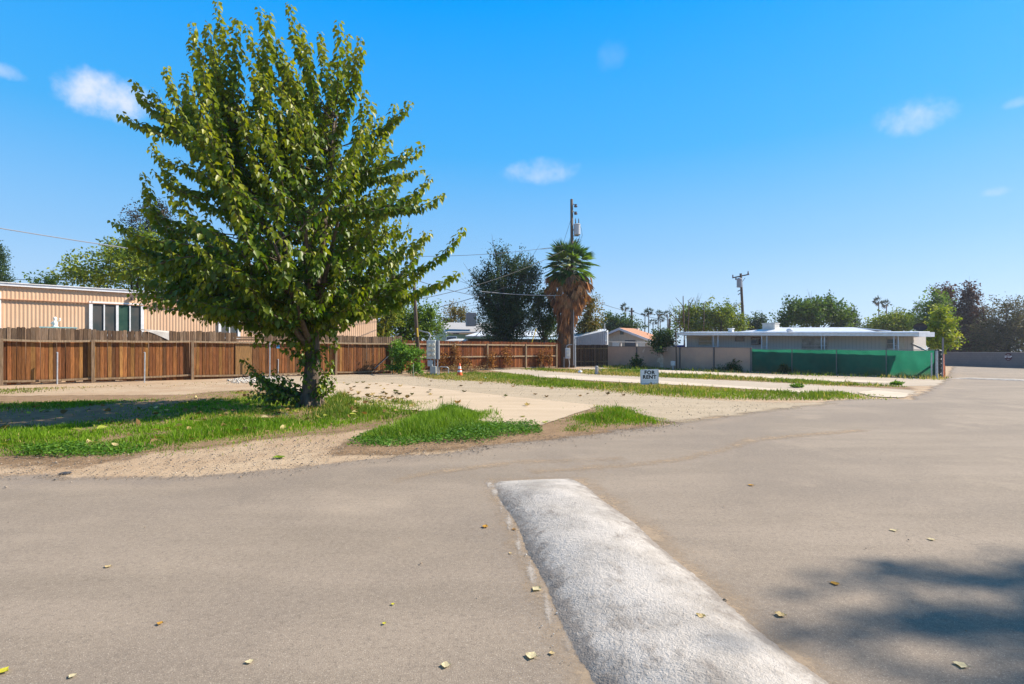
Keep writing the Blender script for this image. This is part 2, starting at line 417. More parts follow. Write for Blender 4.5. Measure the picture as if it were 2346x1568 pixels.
# ---------------------------------------------------------------- grass (nobody could count the blades)
def in_poly(poly, n, jag=.25):
    poly = np.asarray(poly); lo = poly.min(0); hi = poly.max(0); out = []
    tot = 0
    while tot < n:
        p = rng.uniform(lo, hi, (n * 2, 2)); d = sdf(p, poly)
        p = p[d + rng.normal(0, jag, len(p)) > 0]; out.append(p); tot += len(p)
    return np.concatenate(out)[:n]
def lumps(p, s, k=6, seed=3):
    r = np.random.default_rng(seed); v = np.zeros(len(p))
    for _ in range(k):
        a = r.uniform(0, 6.28); f = s * r.uniform(.5, 1.9); v += np.sin((p[:, 0] * math.cos(a) + p[:, 1] * math.sin(a)) * f + r.uniform(0, 6.28))
    return v / math.sqrt(k)
def grass(name, poly, n, h, cols, wid=.006, jag=.25, lean=.5, thin=None, bias=0, hole=None, clump=2.0, dryp=.12, label=None):
    p = in_poly(poly, n, jag)
    l = lumps(p, clump); keep = rng.uniform(0, 1, n) < np.clip(.55 + bias + .4 * l, .03, 1)
    if hole is not None: keep &= (sdf(p, hole) + rng.normal(0, .3, n) < 0) | (rng.uniform(0, 1, n) < .04)
    p = p[keep]; n = len(p); l = l[keep]; dd = sdf(p, poly)
    tall = np.clip(1 + .30 * l + .38 * lumps(p, 5.5, 6, 17), .22, 2.2); hh = h * tall * np.where(rng.uniform(0, 1, n) < .03, 1.7, 1) * rng.uniform(.45, 1.25, n) * np.clip(.5 + dd * 1.2, .4, 1)
    a = rng.uniform(0, 6.28, n); ln = rng.uniform(.1, lean, n) * hh
    base = np.zeros((n, 3)); base[:, :2] = p; base[:, 2] = .0
    b = rng.uniform(0, 6.28, n); ws = np.maximum(wid, p[:, 1] * .0007) * rng.uniform(.7, 1.3, n)
    side = np.stack([np.cos(b), np.sin(b), 0 * b], 1) * ws[:, None]
    off = np.stack([np.cos(a) * ln, np.sin(a) * ln, 0 * a], 1); up = np.array([0, 0, 1.])
    mid = base + off * .35 + up * (hh * .6)[:, None]; tip = base + off + up * hh[:, None]
    V = np.stack([base - side, base + side, mid + side * .7, mid - side * .7, tip], 1).reshape(-1, 3)
    o = (np.arange(n) * 5)[:, None]
    cols = np.array(cols); q = np.clip(.48 + .30 * lumps(p, 1.1, 5, 9) + .22 * lumps(p, 4.5, 5, 33) + rng.normal(0, .24, n), 0, 1)[:, None]
    c = cols[0] * (1 - q) + cols[1] * q
    dry = (rng.uniform(0, 1, n) < dryp * np.clip(1 + 1.4 * lumps(p, .9, 5, 21), .1, 4))
    c[dry] = cols[2] * rng.uniform(.7, 1.2, (dry.sum(), 1))
    me = npmesh(name, V, [o + np.array([[0, 1, 2, 3]]), o + np.array([[3, 2, 4]])], np.repeat(c, 5, 0))
    return tag(link(name, me, m_grass), label, 'grass', kind='stuff')
GR = [(.095, .185, .010), (.19, .325, .016), (.46, .36, .13)]
HOLE = poly_px([(-300, 928), (60, 936), (200, 938), (250, 952), (170, 976), (0, 988), (-300, 990)])
LAWN = poly_px([(-300, 933), (0, 925), (200, 921), (420, 915), (558, 897), (660, 905), (747, 914), (835, 918), (958, 925), (967, 947), (901, 962), (747, 984), (545, 1011), (387, 1019), (330, 1033), (132, 1048), (44, 1041), (0, 1037), (-300, 1042)])
grass('grass', LAWN, 95000, .055, GR, hole=HOLE, bias=-.08, clump=1.6, dryp=.18, jag=.45, label='green lawn grass growing round the foot of the leafy tree')
FRONT = poly_px([(-300, 995), (0, 990), (150, 980), (330, 965), (560, 960), (700, 965), (640, 985), (460, 1012), (330, 1032), (132, 1047), (0, 1036), (-300, 1040)])
grass('grass', FRONT, 40000, .075, GR, bias=.14, clump=2.2, dryp=.06, jag=.4, label='taller bright grass along the roadside edge of the lawn')
MOUND = poly_px([(830, 1004), (919, 974), (984, 950), (1035, 943), (1086, 948), (1114, 964), (1150, 985), (1080, 1003), (960, 1008)])
grass('grass', MOUND, 24000, .17, [(.095, .18, .02), (.19, .30, .03), (.46, .38, .16)], wid=.004, bias=.15, dryp=.08, lean=.6, label='tall wispy green grass mound beside the pale slab')
EDGE = poly_px([(1264, 971), (1291, 959), (1368, 952), (1362, 932), (1408, 936), (1455, 950), (1527, 962), (1497, 967), (1394, 973), (1305, 991)])
grass('grass', EDGE, 14000, .10, GR, bias=-.05, clump=2.6, dryp=.10, label='patchy grass at the pointed end of the pale slab')
TIP = poly_px([(735, 914), (835, 918), (958, 925), (967, 947), (901, 962), (800, 972), (735, 960)])
grass('grass', TIP, 16000, .17, [(.10, .17, .02), (.19, .25, .03), (.46, .36, .13)], bias=.1, dryp=.25, label='dry tipped grass tufts right of the tree trunk')
STRIP_A = poly_px([(940, 860), (1038, 857.5), (1166, 858), (1227, 861), (1242, 866), (1300, 873), (1370, 879), (1432, 880), (1512, 883), (1646, 891), (1760, 897), (1905, 900), (2020, 908), (1960, 914), (1892, 918), (1798, 918), (1646, 916), (1537, 909), (1427, 900), (1317, 890), (1217, 884), (1089, 874), (974, 868)])
grass('grass', STRIP_A, 50000, .10, [(.11, .17, .018), (.20, .28, .03), (.42, .33, .14)], wid=.010, jag=.5, bias=-.05, clump=.9, dryp=.24, label='long grass strip behind the gravel drive')
STRIP_B = poly_px([(1190, 845), (1317, 848), (1400, 847), (1515, 856), (1625, 861), (1718, 866), (1832, 872), (1905, 878), (2066, 885), (2066, 888), (1905, 884), (1832, 879.5), (1718, 872), (1515, 865), (1370, 859), (1250, 850)])
grass('grass', STRIP_B, 26000, .12, [(.11, .16, .02), (.19, .25, .035), (.44, .34, .14)], wid=.012, jag=.5, bias=.0, clump=.9, dryp=.3, label='thin yellowing grass strip between the far concrete strips')
FENCEG = poly_px([(-200, 905), (0, 893), (300, 882), (480, 876), (560, 880), (300, 892), (0, 905)])
grass('grass', FENCEG, 5000, .05, [(.12, .15, .03), (.2, .22, .04), (.4, .3, .14)], bias=-.35, clump=.7, dryp=.3, label='sparse weeds in the dirt along the plank fence')
WALLG = poly_px([(1330, 843), (1500, 850), (1720, 858), (2000, 868), (2160, 872), (2170, 866), (2130, 864), (1990, 861), (1720, 853.5), (1390, 840)])
grass('grass', WALLG, 9000, .16, [(.09, .14, .02), (.18, .23, .035), (.42, .33, .14)], wid=.012, jag=.3, bias=-.25, clump=.8, dryp=.35, label='weeds along the foot of the green screened fence')
# low broad-leaved clover round the front of the mound
CLOVER = poly_px([(809, 1008), (844, 990), (930, 985), (1010, 1000), (1114, 975), (1209, 969), (1240, 981), (1237, 991), (1165, 1001), (1107, 1013), (967, 1016), (871, 1025), (820, 1018)])
CLOVER2 = poly_px([(60, 1035), (150, 1030), (330, 1022), (330, 1036), (200, 1046), (110, 1052), (50, 1046)])
for po, n, lb in ((CLOVER, 9000, 'low broad leaved weeds at the front of the grass mound'), (CLOVER2, 2600, 'low broad leaved weeds at the lawn edge by the road')):
    q = in_poly(po, n, .12); n = len(q); pos = np.zeros((n, 3)); pos[:, :2] = q
    pos[:, 2] = rng.uniform(.01, .10, n) * np.clip(.7 + .4 * lumps(q, 3), .2, 1.4)
    d = rng.normal(0, 1, (n, 3)); d[:, 2] = rng.uniform(-.1, .6, n); nor = np.tile([0, 0, 1.], (n, 1)) + rng.normal(0, .5, (n, 3))
    k = rng.uniform(0, 1, (n, 1)); col = np.array([.05, .13, .012]) * (1 - k) + np.array([.13, .26, .03]) * k
    V, fs, kk = leaf_arrays(pos, d, nor, rng.uniform(.025, .055, n), LEAF_OVAL)
    tag(link('ground_weeds', npmesh('ground_weeds', V, fs, np.repeat(col, kk, 0)), m_foliage), lb, 'weeds', kind='stuff')

# loose stones: dark crumbs of asphalt and pale pebbles
def stones(name, polys, size, cols, label, mat):
    V = []; Fc = []; Cc = []; b = 0
    octa = np.array([(1, 0, 0), (0, 1, 0), (-1, 0, 0), (0, -1, 0), (0, 0, .8), (0, 0, -.6)], float); of = np.array([(0, 1, 4), (1, 2, 4), (2, 3, 4), (3, 0, 4), (1, 0, 5), (2, 1, 5), (3, 2, 5), (0, 3, 5)])
    for poly, n in polys:
        q = in_poly(poly, n, .2); s = size * rng.lognormal(0, .45, n)
        s = np.minimum(s, size * 3); cen = np.zeros((n, 3)); cen[:, :2] = q; cen[:, 2] = .016 + s * .25
        v = cen[:, None] + s[:, None, None] * octa[None] * rng.uniform(.6, 1.2, (n, 6, 1)) * np.array([1, 1, .7])
        V.append(v.reshape(-1, 3)); Fc.append((of[None] + (b + np.arange(n) * 6)[:, None, None]).reshape(-1, 3)); b += n * 6
        cc = np.array(cols)[rng.integers(0, len(cols), n)] * rng.uniform(.7, 1.25, (n, 1)); Cc.append(np.repeat(cc, 6, 0))
    tag(link(name, npmesh(name, np.concatenate(V), Fc, np.concatenate(Cc)), mat), label, 'gravel', kind='stuff')
VERGE = poly_px([(-300, 1050), (0, 1048), (330, 1045), (560, 1020), (800, 1000), (810, 1030), (1130, 1022), (1330, 995), (1546, 965), (1560, 980), (1340, 1008), (1134, 1030), (1028, 1046), (813, 1062), (660, 1085), (378, 1104), (0, 1104), (-300, 1104)])
NEAR_R = [(.4, 2.0), (-7, 2.0), (-7, 6.2), (-1, 6.2), (6, 9), (14, 12), (14, 4), (6, 2)]
stones('gravel', [(VERGE, 8500), (NEAR_R, 170)], .0062, [(.15, .13, .11), (.42, .34, .26), (.13, .11, .09), (.34, .24, .15)], 'loose stones along the crumbling road edge', m_plain)
DRIVE_END = poly_px([(1500, 958), (1700, 925), (1900, 925), (1850, 935), (1560, 970)])
stones('gravel', [(GRAVEL, 3000), (DRIVE_END, 250)], .009, [(.44, .36, .26), (.50, .42, .31), (.30, .25, .19)], 'pale loose stones over the gravel drive', m_plain)
PILE = poly_px([(530, 872), (570, 864), (640, 862), (650, 874), (590, 880), (540, 880)])
stones('gravel', [(PILE, 900)], .04, [(.5, .46, .4), (.4, .36, .31), (.58, .54, .48)], 'heap of pale broken rubble by the plank fence', m_plain)

# ---------------------------------------------------------------- speed bumps
m_bump, t = newmat('worn_white_paint'); p = t.pos()
g = t.noise(p, 85, 3, .8); g2 = t.noise(p, 26, 4, .75); big = t.noise(p, 2.6, 5, .65)
c = t.mix(t.step(big, .35, .7), (.52, .475, .43), (.345, .31, .275))
c = t.mix(t.math('MULTIPLY', t.step(g2, .52, .70), t.step(big, .35, .65, .25, .9)), c, (.33, .29, .25))
c = t.mix(t.math('MULTIPLY', t.step(g, .55, .72), t.step(big, .38, .62, .15, .8)), c, (.22, .19, .16))
e = t.attr('edge', 'Fac')
rub = t.math('MULTIPLY', t.step(t.math('ADD', e, t.math('MULTIPLY', t.math('SUBTRACT', t.noise(p, 9, 5, .75), .5), .55)), .17, .0), .9)
c = t.mix(rub, c, (.22, .19, .165))
st = t.step(t.noise(t.pos((1, .5, 1)), 2.6, 6, .75), .54, .70, 0, .75)
c = t.mix(st, c, (.22, .185, .155))
c = t.mix(t.step(t.noise(p, 13, 5, .8), .62, .74, 0, .8), c, (.16, .14, .12))
bsdf(t, c, .8, t.math('ADD', t.math('MULTIPLY', g, .6), t.math('ADD', g2, t.math('MULTIPLY', big, .6))), .9, .016, spec=.2)
def bump_mesh(name, A, B, wa, wb, hgt, nl, nw, wob):
    A = np.array(A[:2]); B = np.array(B[:2]); u = (B - A) / np.linalg.norm(B - A); nvec = np.array([u[1], -u[0]]); L = np.linalg.norm(B - A)
    V = []; E = []
    for i in range(nl + 1):
        s = i / nl; wdt = wa + (wb - wa) * s
        for j in range(nw + 1):
            q = j / nw * 2 - 1
            wv = 1 + wob * (math.sin(s * L * 2.1 + q * 1.5) * .6 + math.sin(s * L * 5.3 + 2 + q * 2) * .45 + random.uniform(-.35, .35) * (abs(q) > .9))
            xy = A + u * L * s + nvec * (q * wdt / 2 * wv)
            z = hgt * max(0, 1 - abs(q) ** 2.2) * min(1, s * L / .9 + .12) * (1 + .10 * math.sin(s * L * 3.7) + .05 * math.sin(s * L * 9 + q * 4))
            V.append((xy[0], xy[1], .006 + z)); E.append((1 - abs(q)) * wdt / 2)
    V = np.array(V); a = np.array([(i * (nw + 1) + j, i * (nw + 1) + j + 1, (i + 1) * (nw + 1) + j + 1, (i + 1) * (nw + 1) + j) for i in range(nl) for j in range(nw)])
    end = np.array([tuple(range(nw, -1, -1))])
    return npmesh(name, V, [a[:, ::-1]], edge=E)
bl = thing('speed_bump', 'wide worn white painted speed bump running towards the viewer across the near road', 'speed bump', (.3, 5.6, 0))
link('bump_body', bump_mesh('bump_body', (.245, 5.69), (1.62, -2.4), .95, 1.0, .098, 260, 40, .05), m_bump, bl, smooth=True)
m_streak, t = newmat('faded_white_line'); alpha, e, p = edge_alpha(t, .03, .02, 3, 14)
c = t.mix(t.step(t.noise(p, 40, 3, .8), .4, .65), (.50, .45, .40), (.34, .29, .24))
bsdf(t, c, .85, spec=.2, alpha=t.math('MULTIPLY', alpha, t.step(t.noise(p, 5, 4, .7), .3, .52, .1, .75)))
LINE = [tuple(G(*q)[:2]) for q in ((1128, 1106), (1150, 1150), (1180, 1212), (1222, 1310), (1280, 1430), (1320, 1500), (1300, 1500), (1262, 1430), (1206, 1310), (1166, 1212), (1138, 1150), (1112, 1106))]
o = sheet('faded_line', LINE, .0125, m_streak, .08, kind=None)
o.data.transform(Matrix.Translation(-Vector(bl.location))); o.parent = bl
bf = thing('speed_bump', 'low pale speed bump crossing the far road before the block wall', 'speed bump', G(2262, 871))
link('bump_body', bump_mesh('bump_body', G(2180, 867.5), G(2900, 893), .75, .75, .07, 120, 12, .03), m_bump, bf, smooth=True)

# fine blown dust along the bump and in old wheel lines
m_dust, t = newmat('blown_dust'); alpha, e, p = edge_alpha(t, .12, .10, 2.5, 11)
c = t.mix(t.step(t.noise(p, 30, 3, .7), .35, .65), (.43, .325, .225), (.34, .26, .185))
bsdf(t, c, .95, spec=.1, alpha=t.math('MULTIPLY', alpha, t.step(t.noise(p, 3.2, 4, .7), .35, .6, .12, .75)))
APRON = [tuple(G(*q)[:2]) for q in ((1116, 1100), (1340, 1098), (1480, 1190), (1640, 1340), (1800, 1470), (1960, 1590), (1880, 1590), (1340, 1590), (1290, 1480), (1200, 1300), (1150, 1180))]
sheet('dust', APRON, .0105, m_dust, .25)
SEAM = [tuple(G(*q)[:2]) for q in ((1225, 1079), (1400, 1068), (1547, 1053), (1640, 1032), (1720, 1006), (1960, 985), (1990, 988), (1735, 1012), (1650, 1038), (1550, 1059), (1400, 1075), (1225, 1085))]
sheet('dust.001', SEAM, .0109, m_dust, .25)
SEAM2 = [tuple(G(*q)[:2]) for q in ((900, 1100), (1010, 1078), (1180, 1058), (1420, 1052), (1420, 1056), (1180, 1064), (1010, 1086), (910, 1106))]
sheet('dust.002', SEAM2, .0113, m_dust, .25)
# chips broken off the bump
CHIPS = [(.0, 5.2), (.12, 5.2), (.62, 2.9), (1.0, 1.5), (.85, 1.2), (.40, 2.2), (.18, 3.3)]
stones('gravel', [(CHIPS, 900)], .0030, [(.45, .42, .39), (.30, .27, .24), (.16, .14, .13), (.6, .57, .53)], 'small broken chips along the left foot of the near speed bump', m_plain)
# ---------------------------------------------------------------- trees
def bez(a, b, c, n):
    s = np.linspace(0, 1, n)[:, None]; return (1 - s) ** 2 * a + 2 * s * (1 - s) * b + s * s * c

# the big mulberry in the middle of the lawn
B = np.array(G(712, 934)); D0 = B[1]
tree = thing('leafy_tree', 'tall full green shade tree with upright leafy shoots standing in the lawn', 'tree', B)
S = D0 / F
zs = np.array([1.2, 1.9, 2.5, 3.4, 4.4, 5.3, 6.3, 7.4, 8.4, 9.3, 10.1]); Rs = np.array([.8, 1.7, 2.9, 3.6, 3.75, 3.6, 3.4, 3.1, 2.5, 1.9, .9])
axis = np.array([(672 - CX) * S, D0, 0])
tr = MB()
CXZ = lambda z: (np.interp(z, [1.9, 2.5, 3.4, 4.1, 4.4, 4.9, 5.7, 6.5, 7.3, 8.4, 9.5], [655, 615, 640, 650, 680, 690, 665, 647, 625, 620, 635]) - 672) * S
Rs = np.interp(zs, [1.3, 1.9, 2.4, 3.3, 4.1, 4.9, 5.7, 6.5, 7.3, 8.4, 9.4, 10.1], [.45, 1.5, 2.9, 3.8, 3.8, 3.5, 3.5, 3.2, 2.6, 1.8, 1.2, .4])
trunk = [B, B + (0.01, 0, .12), B + (0, 0, .45), B + (.03, .02, 1.0), B + (.03, .02, 1.55), B + (0, .03, 2.2), B + (-.08, .05, 3.2), B + (-.2, .1, 4.6)]
tr.tube(trunk, [.31, .255, .215, .185, .175, .14, .10, .055], 14)
for k in range(7):
    a = k * .9 + .3; e_ = np.array([math.cos(a), math.sin(a), 0]); tr.tube([B + e_ * .17 + (0, 0, .35), B + e_ * .27 + (0, 0, .06), B + e_ * .42 + (0, 0, -.03)], [.07, .085, .03], 7)
limbs = []
nl = 17
for k in range(nl):
    a = k * 2.399 + .4; ze = [3.0, 3.6, 4.3, 5.2, 6.2, 7.2, 4.8, 3.3][k % 8] + random.uniform(-.3, .3)
    rr = np.interp(ze, zs, Rs) * (.62 if ze < 5 else .42) * random.uniform(.85, 1.1)
    e_ = axis + np.array([math.cos(a) * rr, math.sin(a) * rr, ze]); s0 = B + np.array([.02, .02, random.uniform(1.35, 2.1)])
    mid = s0 * .55 + e_ * .45 + np.array([0, 0, (-.15 if ze < 4 else .1)])
    pa = bez(s0, mid, e_, 9); limbs.append(pa)
    tr.tube(pa, list(np.linspace(.085, .028, 9)), 7)
limb_pts = np.concatenate([l[2:] for l in limbs] + [np.array(trunk[5:])])
def shoot_from(T):
    dz = T[2] - limb_pts[:, 2]; dist = np.linalg.norm(limb_pts - T, axis=1)
    horiz = np.linalg.norm(limb_pts[:, :2] - axis[:2], axis=1); ht = np.linalg.norm(T[:2] - axis[:2])
    cost = np.abs(dist - 2.3) + np.where(dz < .2, 1.2, 0) + np.where(horiz > ht + .3, 1.5, 0) + rng.uniform(0, .5, len(dz))
    return limb_pts[np.argmin(cost)]
shoots = []     # (path, leaf start fraction, vigour)
def add_shoot(T, Q=None, lf=.22, arch=1.0, kind=0):
    T = np.array(T); Q = shoot_from(T) if Q is None else np.array(Q); dv = T - Q
    ctl = Q + np.array([dv[0] * (.84 if arch > 0 else .62), dv[1] * (.84 if arch > 0 else .62), dv[2] * (.34 if arch > 0 else .8) + (.35 * -min(0, arch))])
    n = max(6, int(np.linalg.norm(dv) / .16)); pa = bez(Q, ctl, T, n); pa[1:-1] += rng.normal(0, .02, (n - 2, 3)); shoots.append((pa, lf, kind))
tips = [(95, 512), (150, 367), (300, 297), (385, 415), (415, 100), (480, 105), (530, 4), (610, 82), (715, 35), (850, 18), (990, 150), (1070, 100), (1110, 155), (1170, 170), (1190, 405),
        (1220, 460), (1320, 465), (1385, 455), (1450, 650), (1385, 665), (1480, 790), (1540, 875), (1625, 1020), (1610, 1220), (1455, 1190), (1450, 760), (190, 775), (310, 830), (270, 515),
        (760, 60), (800, 170), (660, 120), (560, 120), (440, 180), (500, 200), (900, 110), (930, 190), (1040, 280), (1140, 230), (380, 330), (230, 400), (340, 560), (240, 640),
        (1260, 520), (1300, 620), (1420, 900), (1350, 780), (190, 930), (120, 1080), (200, 1130), (260, 1010), (100, 1230), (160, 1290), (1470, 1040), (1400, 1130), (1460, 1290),
        (640, 230), (730, 180), (850, 260), (970, 330), (1090, 380), (560, 330), (680, 330)]
for x, y in tips:
    px, py = 229 + x / 1.956, y / 1.956; d = D0 + random.uniform(-.9, .9)
    add_shoot(P(px, py, d), kind=1)
# low drooping outer shoots
for x, y in ((155, 1370), (225, 1395), (300, 1330), (410, 1432), (470, 1455), (560, 1468), (640, 1440), (690, 1555), (660, 1500), (760, 1450), (850, 1480), (900, 1420), (1100, 1480), (1180, 1420), (1260, 1400), (1330, 1360), (1060, 1560), (880, 1560), (1390, 1330), (250, 1240), (350, 1260)):
    px, py = 229 + x / 1.956, y / 1.956; d = D0 + random.uniform(-1.3, 1.0); T = np.array(P(px, py, d))
    q = limb_pts[(limb_pts[:, 2] > T[2] + .1) & (limb_pts[:, 2] < T[2] + 1.6)]; Q = q[np.argmin(np.linalg.norm(q - T, axis=1) + rng.uniform(0, .4, len(q)))]
    add_shoot(T, Q, .15, -1)
for k in range(360):
    z = rng.choice([rng.uniform(2.3, 8.4), rng.uniform(2.1, 7.0)]); a = rng.uniform(0, 6.283); r = np.interp(z, zs, Rs) * (rng.uniform(.2, 1.0) ** .6) * (.94 if z < 7 else .85)
    add_shoot(axis + np.array([CXZ(z) + math.cos(a) * r, math.sin(a) * r, z]), lf=.12)
for k in range(85):        # drooping fringe all round
    a = rng.uniform(0, 6.283); z = rng.uniform(2.0, 3.0); r = np.interp(z + .2, zs, Rs) * rng.uniform(.5, 1.0)
    T = axis + np.array([CXZ(z) + math.cos(a) * r, math.sin(a) * r, z]); q = limb_pts[(limb_pts[:, 2] > z + .1)]; Q = q[np.argmin(np.linalg.norm(q - T, axis=1) + rng.uniform(0, .4, len(q)))]
    add_shoot(T, Q, .1, -1)
for k in range(34):        # foliage funnel closing down round the top of the trunk
    a = rng.uniform(0, 6.283); z = rng.uniform(1.35, 2.3); r = .22 + (z - 1.3) * 1.1 * rng.uniform(.4, 1.1); Q = B + np.array([0, .02, rng.uniform(1.6, 2.7)])
    add_shoot(B + np.array([math.cos(a) * r - .1, math.sin(a) * r, z]), Q, .15, -1)
for x, y, z0, dd in ((556, 818, .3, -.1), (575, 835, .25, -.3), (590, 862, .25, -.4), (618, 858, .3, -.2), (640, 868, .3, .2), (575, 892, .22, -.2), (598, 912, .2, -.5), (632, 890, .25, -.5), (655, 862, .35, -.4), (585, 845, .3, .3), (605, 880, .25, .25), (660, 905, .15, -.5),
                     (764, 822, .35, -.1), (752, 870, .3, .2), (762, 880, .2, -.3)):
    add_shoot(np.array(P(x, y, D0 + dd)), B + np.array([-.12 if x < 710 else .12, -.08, z0]), .06, 1 if z0 < 1 else -.4, kind=2)
# suckers from the foot of the trunk and along it
for x, y, z0, dd in ((560, 822, .35, -.2), (600, 850, .3, .1), (572, 868, .3, -.3), (625, 842, .5, .1), (566, 905, .25, -.4), (610, 905, .2, -.4), (650, 880, .3, .2), (760, 832, .4, -.2), (772, 865, .3, .2), (748, 850, .3, -.35), (735, 878, .3, -.4),
                     (640, 800, 1.2, -.3), (600, 790, 1.6, .1), (572, 770, 1.9, -.2), (770, 800, 1.3, -.2), (690, 815, 1.1, -.5), (735, 805, 1.2, -.4), (715, 850, 1.25, -.35), (745, 870, 1.3, -.25), (680, 850, 1.3, -.3), (700, 890, .95, -.3), (662, 820, 1.4, -.2), (762, 842, 1.5, -.2), (590, 880, .3, .1), (645, 905, .2, -.4)):
    T = np.array(P(x, y, D0 + dd)); add_shoot(T, B + np.array([0.02 * (1 if x > 710 else -6), -.08, z0]), .08 if z0 < 1 else .02, 1 if z0 < 1 else -.4, kind=2)
tw = MB(); LP = []; LD = []; LN = []; LS = []; LC = []
for pa, lf, kind in shoots:
    n = len(pa); tw.tube(pa, list(np.linspace(.016, .004, n)), 4, cap=False)
    seg = np.linalg.norm(np.diff(pa, axis=0), axis=1); cum = np.concatenate([[0], np.cumsum(seg)]); L = cum[-1]
    start = max(L * lf, L - 2.9); ss = np.arange(start, L + (.05 if kind == 1 else 0), .025 if kind == 1 else .037); k = len(ss)
    if k < 3: continue
    pos = np.stack([np.interp(ss, cum, pa[:, i]) for i in range(3)], 1)
    tan = nrm(np.stack([np.interp(ss + .05, cum, pa[:, i]) - np.interp(ss - .05, cum, pa[:, i]) for i in range(3)], 1))
    ang = np.arange(k) * 2.4 + rng.uniform(0, 6) + rng.normal(0, .3, k)
    ref = nrm(np.cross(tan, np.array([.12, .3, .9]))); ref2 = np.cross(tan, ref)
    side = ref * np.cos(ang)[:, None] + ref2 * np.sin(ang)[:, None]
    f = (ss - start) / (L - start + 1e-6)
    droop = rng.uniform(.55, 1.5, k)
    d = side * .75 + tan * .25; d[:, 2] -= droop
    nor = side * .8 + np.array([0, 0, .55]) + rng.normal(0, .35, (k, 3))
    size = (.112 + .078 * np.sin(np.clip(f, 0, 1) * 2.6 + .35)) * rng.uniform(.75, 1.2, k)
    size = size * (1.1 if kind == 1 else .78 if kind == 2 else 1) if kind else np.where(f > .93, size * .75, size)
    LP.append(pos + side * rng.uniform(.02, .07, (k, 1))); LD.append(d); LN.append(nor); LS.append(size * .86)
    g1 = np.array([.034, .086, .010]); g2 = np.array([.098, .185, .012]); yv = np.array([.36, .35, .014])
    mixv = np.clip(rng.normal(.40, .28, k), 0, 1)[:, None]; yy = np.clip(f ** 3 * rng.uniform(.3, 1.05, k) + (rng.uniform(0, 1, k) < .06) * .5, 0, 1)[:, None]
    vig = np.clip((pos[:, 2] - 2) / 7, 0, 1)[:, None] * .35
    c = g1 * (1 - mixv) + g2 * mixv; yy = np.clip(yy * .8 + vig * rng.uniform(0, 1.3, (k, 1)), 0, .9); LC.append(c * (1 - yy) + yv * yy)
tr_o = tr.obj('trunk', m_bark, tree, smooth=True)
crown = leaves_obj('crown', np.concatenate(LP), np.concatenate(LD), np.concatenate(LN), np.concatenate(LS), np.concatenate(LC), m_leaf, tree, LEAF_LOBED)
tw.obj('twigs', m_bark, tree, smooth=True)
print('mulberry leaves', sum(map(len, LP)))

def E(px, py, d, rx, ry, rd=None):
    s = d / F; return (*P(px, py, d), rx * s, (rd or rx) * s, ry * s)

def foliage(ells, nclump, per, cr, lsize, cols, up=0., spread=(1, 1, 1), surf=.45):
    """leaf clumps through several ellipsoids; returns arrays"""
    ells = np.array(ells); wts = ells[:, 3] * ells[:, 5]; wts = wts / wts.sum(); idx = rng.choice(len(ells), nclump, p=wts)
    dv = nrm(rng.normal(0, 1, (nclump, 3))); rad = rng.uniform(.05, 1, nclump) ** surf
    cen = ells[idx, :3] + dv * rad[:, None] * ells[idx, 3:]
    out = nrm(dv * np.array([1, 1, .8]) + np.array([0, 0, up]))
    ln = rng.uniform(-1, 1, (nclump, per)) * cr * 1.7
    pos = cen[:, None] + out[:, None] * ln[..., None] + rng.normal(0, cr * .42, (nclump, per, 3)) * np.array(spread)
    pos = pos.reshape(-1, 3); n = len(pos); o = np.repeat(out, per, 0)
    d = o + rng.normal(0, .8, (n, 3)); d[:, 2] -= .2; nor = rng.normal(0, 1, (n, 3)) + np.array([0, 0, .8])
    cols = np.array(cols, float); k = np.clip(rng.normal(.5, .3, nclump), 0, 1); k = np.clip(np.repeat(k, per) + rng.normal(0, .15, n), 0, 1) * (len(cols) - 1)
    i0 = np.minimum(k.astype(int), len(cols) - 2); fr = (k - i0)[:, None]; c = cols[i0] * (1 - fr) + cols[i0 + 1] * fr
    return pos, d, nor, lsize * rng.uniform(.6, 1.3, n), c, cen

def make_tree(name, label, base, ells, nclump, per, cr, lsize, cols, trunk_r=.15, limbs=10, up=0., cat='tree', group=None, bark=None, twigs=0, surf=.45, fork=.4, crown_name='crown'):
    base = np.array(base, float); th = thing(name, label, cat, base, group)
    pos, d, nor, sz, c, cen = foliage(ells, nclump, per, cr, lsize, cols, up, surf=surf)
    keep = pos[:, 2] > .03
    leaves_obj(crown_name, pos[keep], d[keep], nor[keep], sz[keep], c[keep], m_foliage, th)
    mb = MB(); e = np.array(ells); top = e[np.argmax(e[:, 2])]; tc = np.average(e[:, :3], axis=0, weights=e[:, 3] * e[:, 5])
    fz = base[2] + (tc[2] - base[2]) * fork * 1.4; fk = base + (np.array([tc[0], tc[1], fz]) - base) * np.array([.4, .4, 1])
    mb.tube([base, base * .5 + fk * .5 + rng.normal(0, trunk_r * .1, 3) * (1, 1, 0), fk], [trunk_r * 1.25, trunk_r, trunk_r * .8], 9)
    sel = cen[rng.choice(len(cen), min(limbs, len(cen)), replace=False)]
    lp = []
    for q in sel:
        s0 = base + (fk - base) * rng.uniform(.65, 1); pa = bez(s0, s0 * .5 + q * .5 + np.array([0, 0, .12]) * (q[2] - s0[2]), q, 6); lp += list(pa[3:])
        mb.tube(pa, list(np.linspace(trunk_r * .45, trunk_r * .08, 6)), 5)
    for k in range(twigs):
        q = lp[rng.integers(len(lp))]; out = nrm(q - tc + np.array([0, 0, .4])); mb.tube([q, q + out * cr * 1.2, q + out * cr * rng.uniform(2.4, 4.6) + rng.normal(0, cr * .5, 3)], [.02, .014, .006], 4, cap=False)
    mb.obj('trunk', bark or m_darkbark, th, smooth=True)
    return th

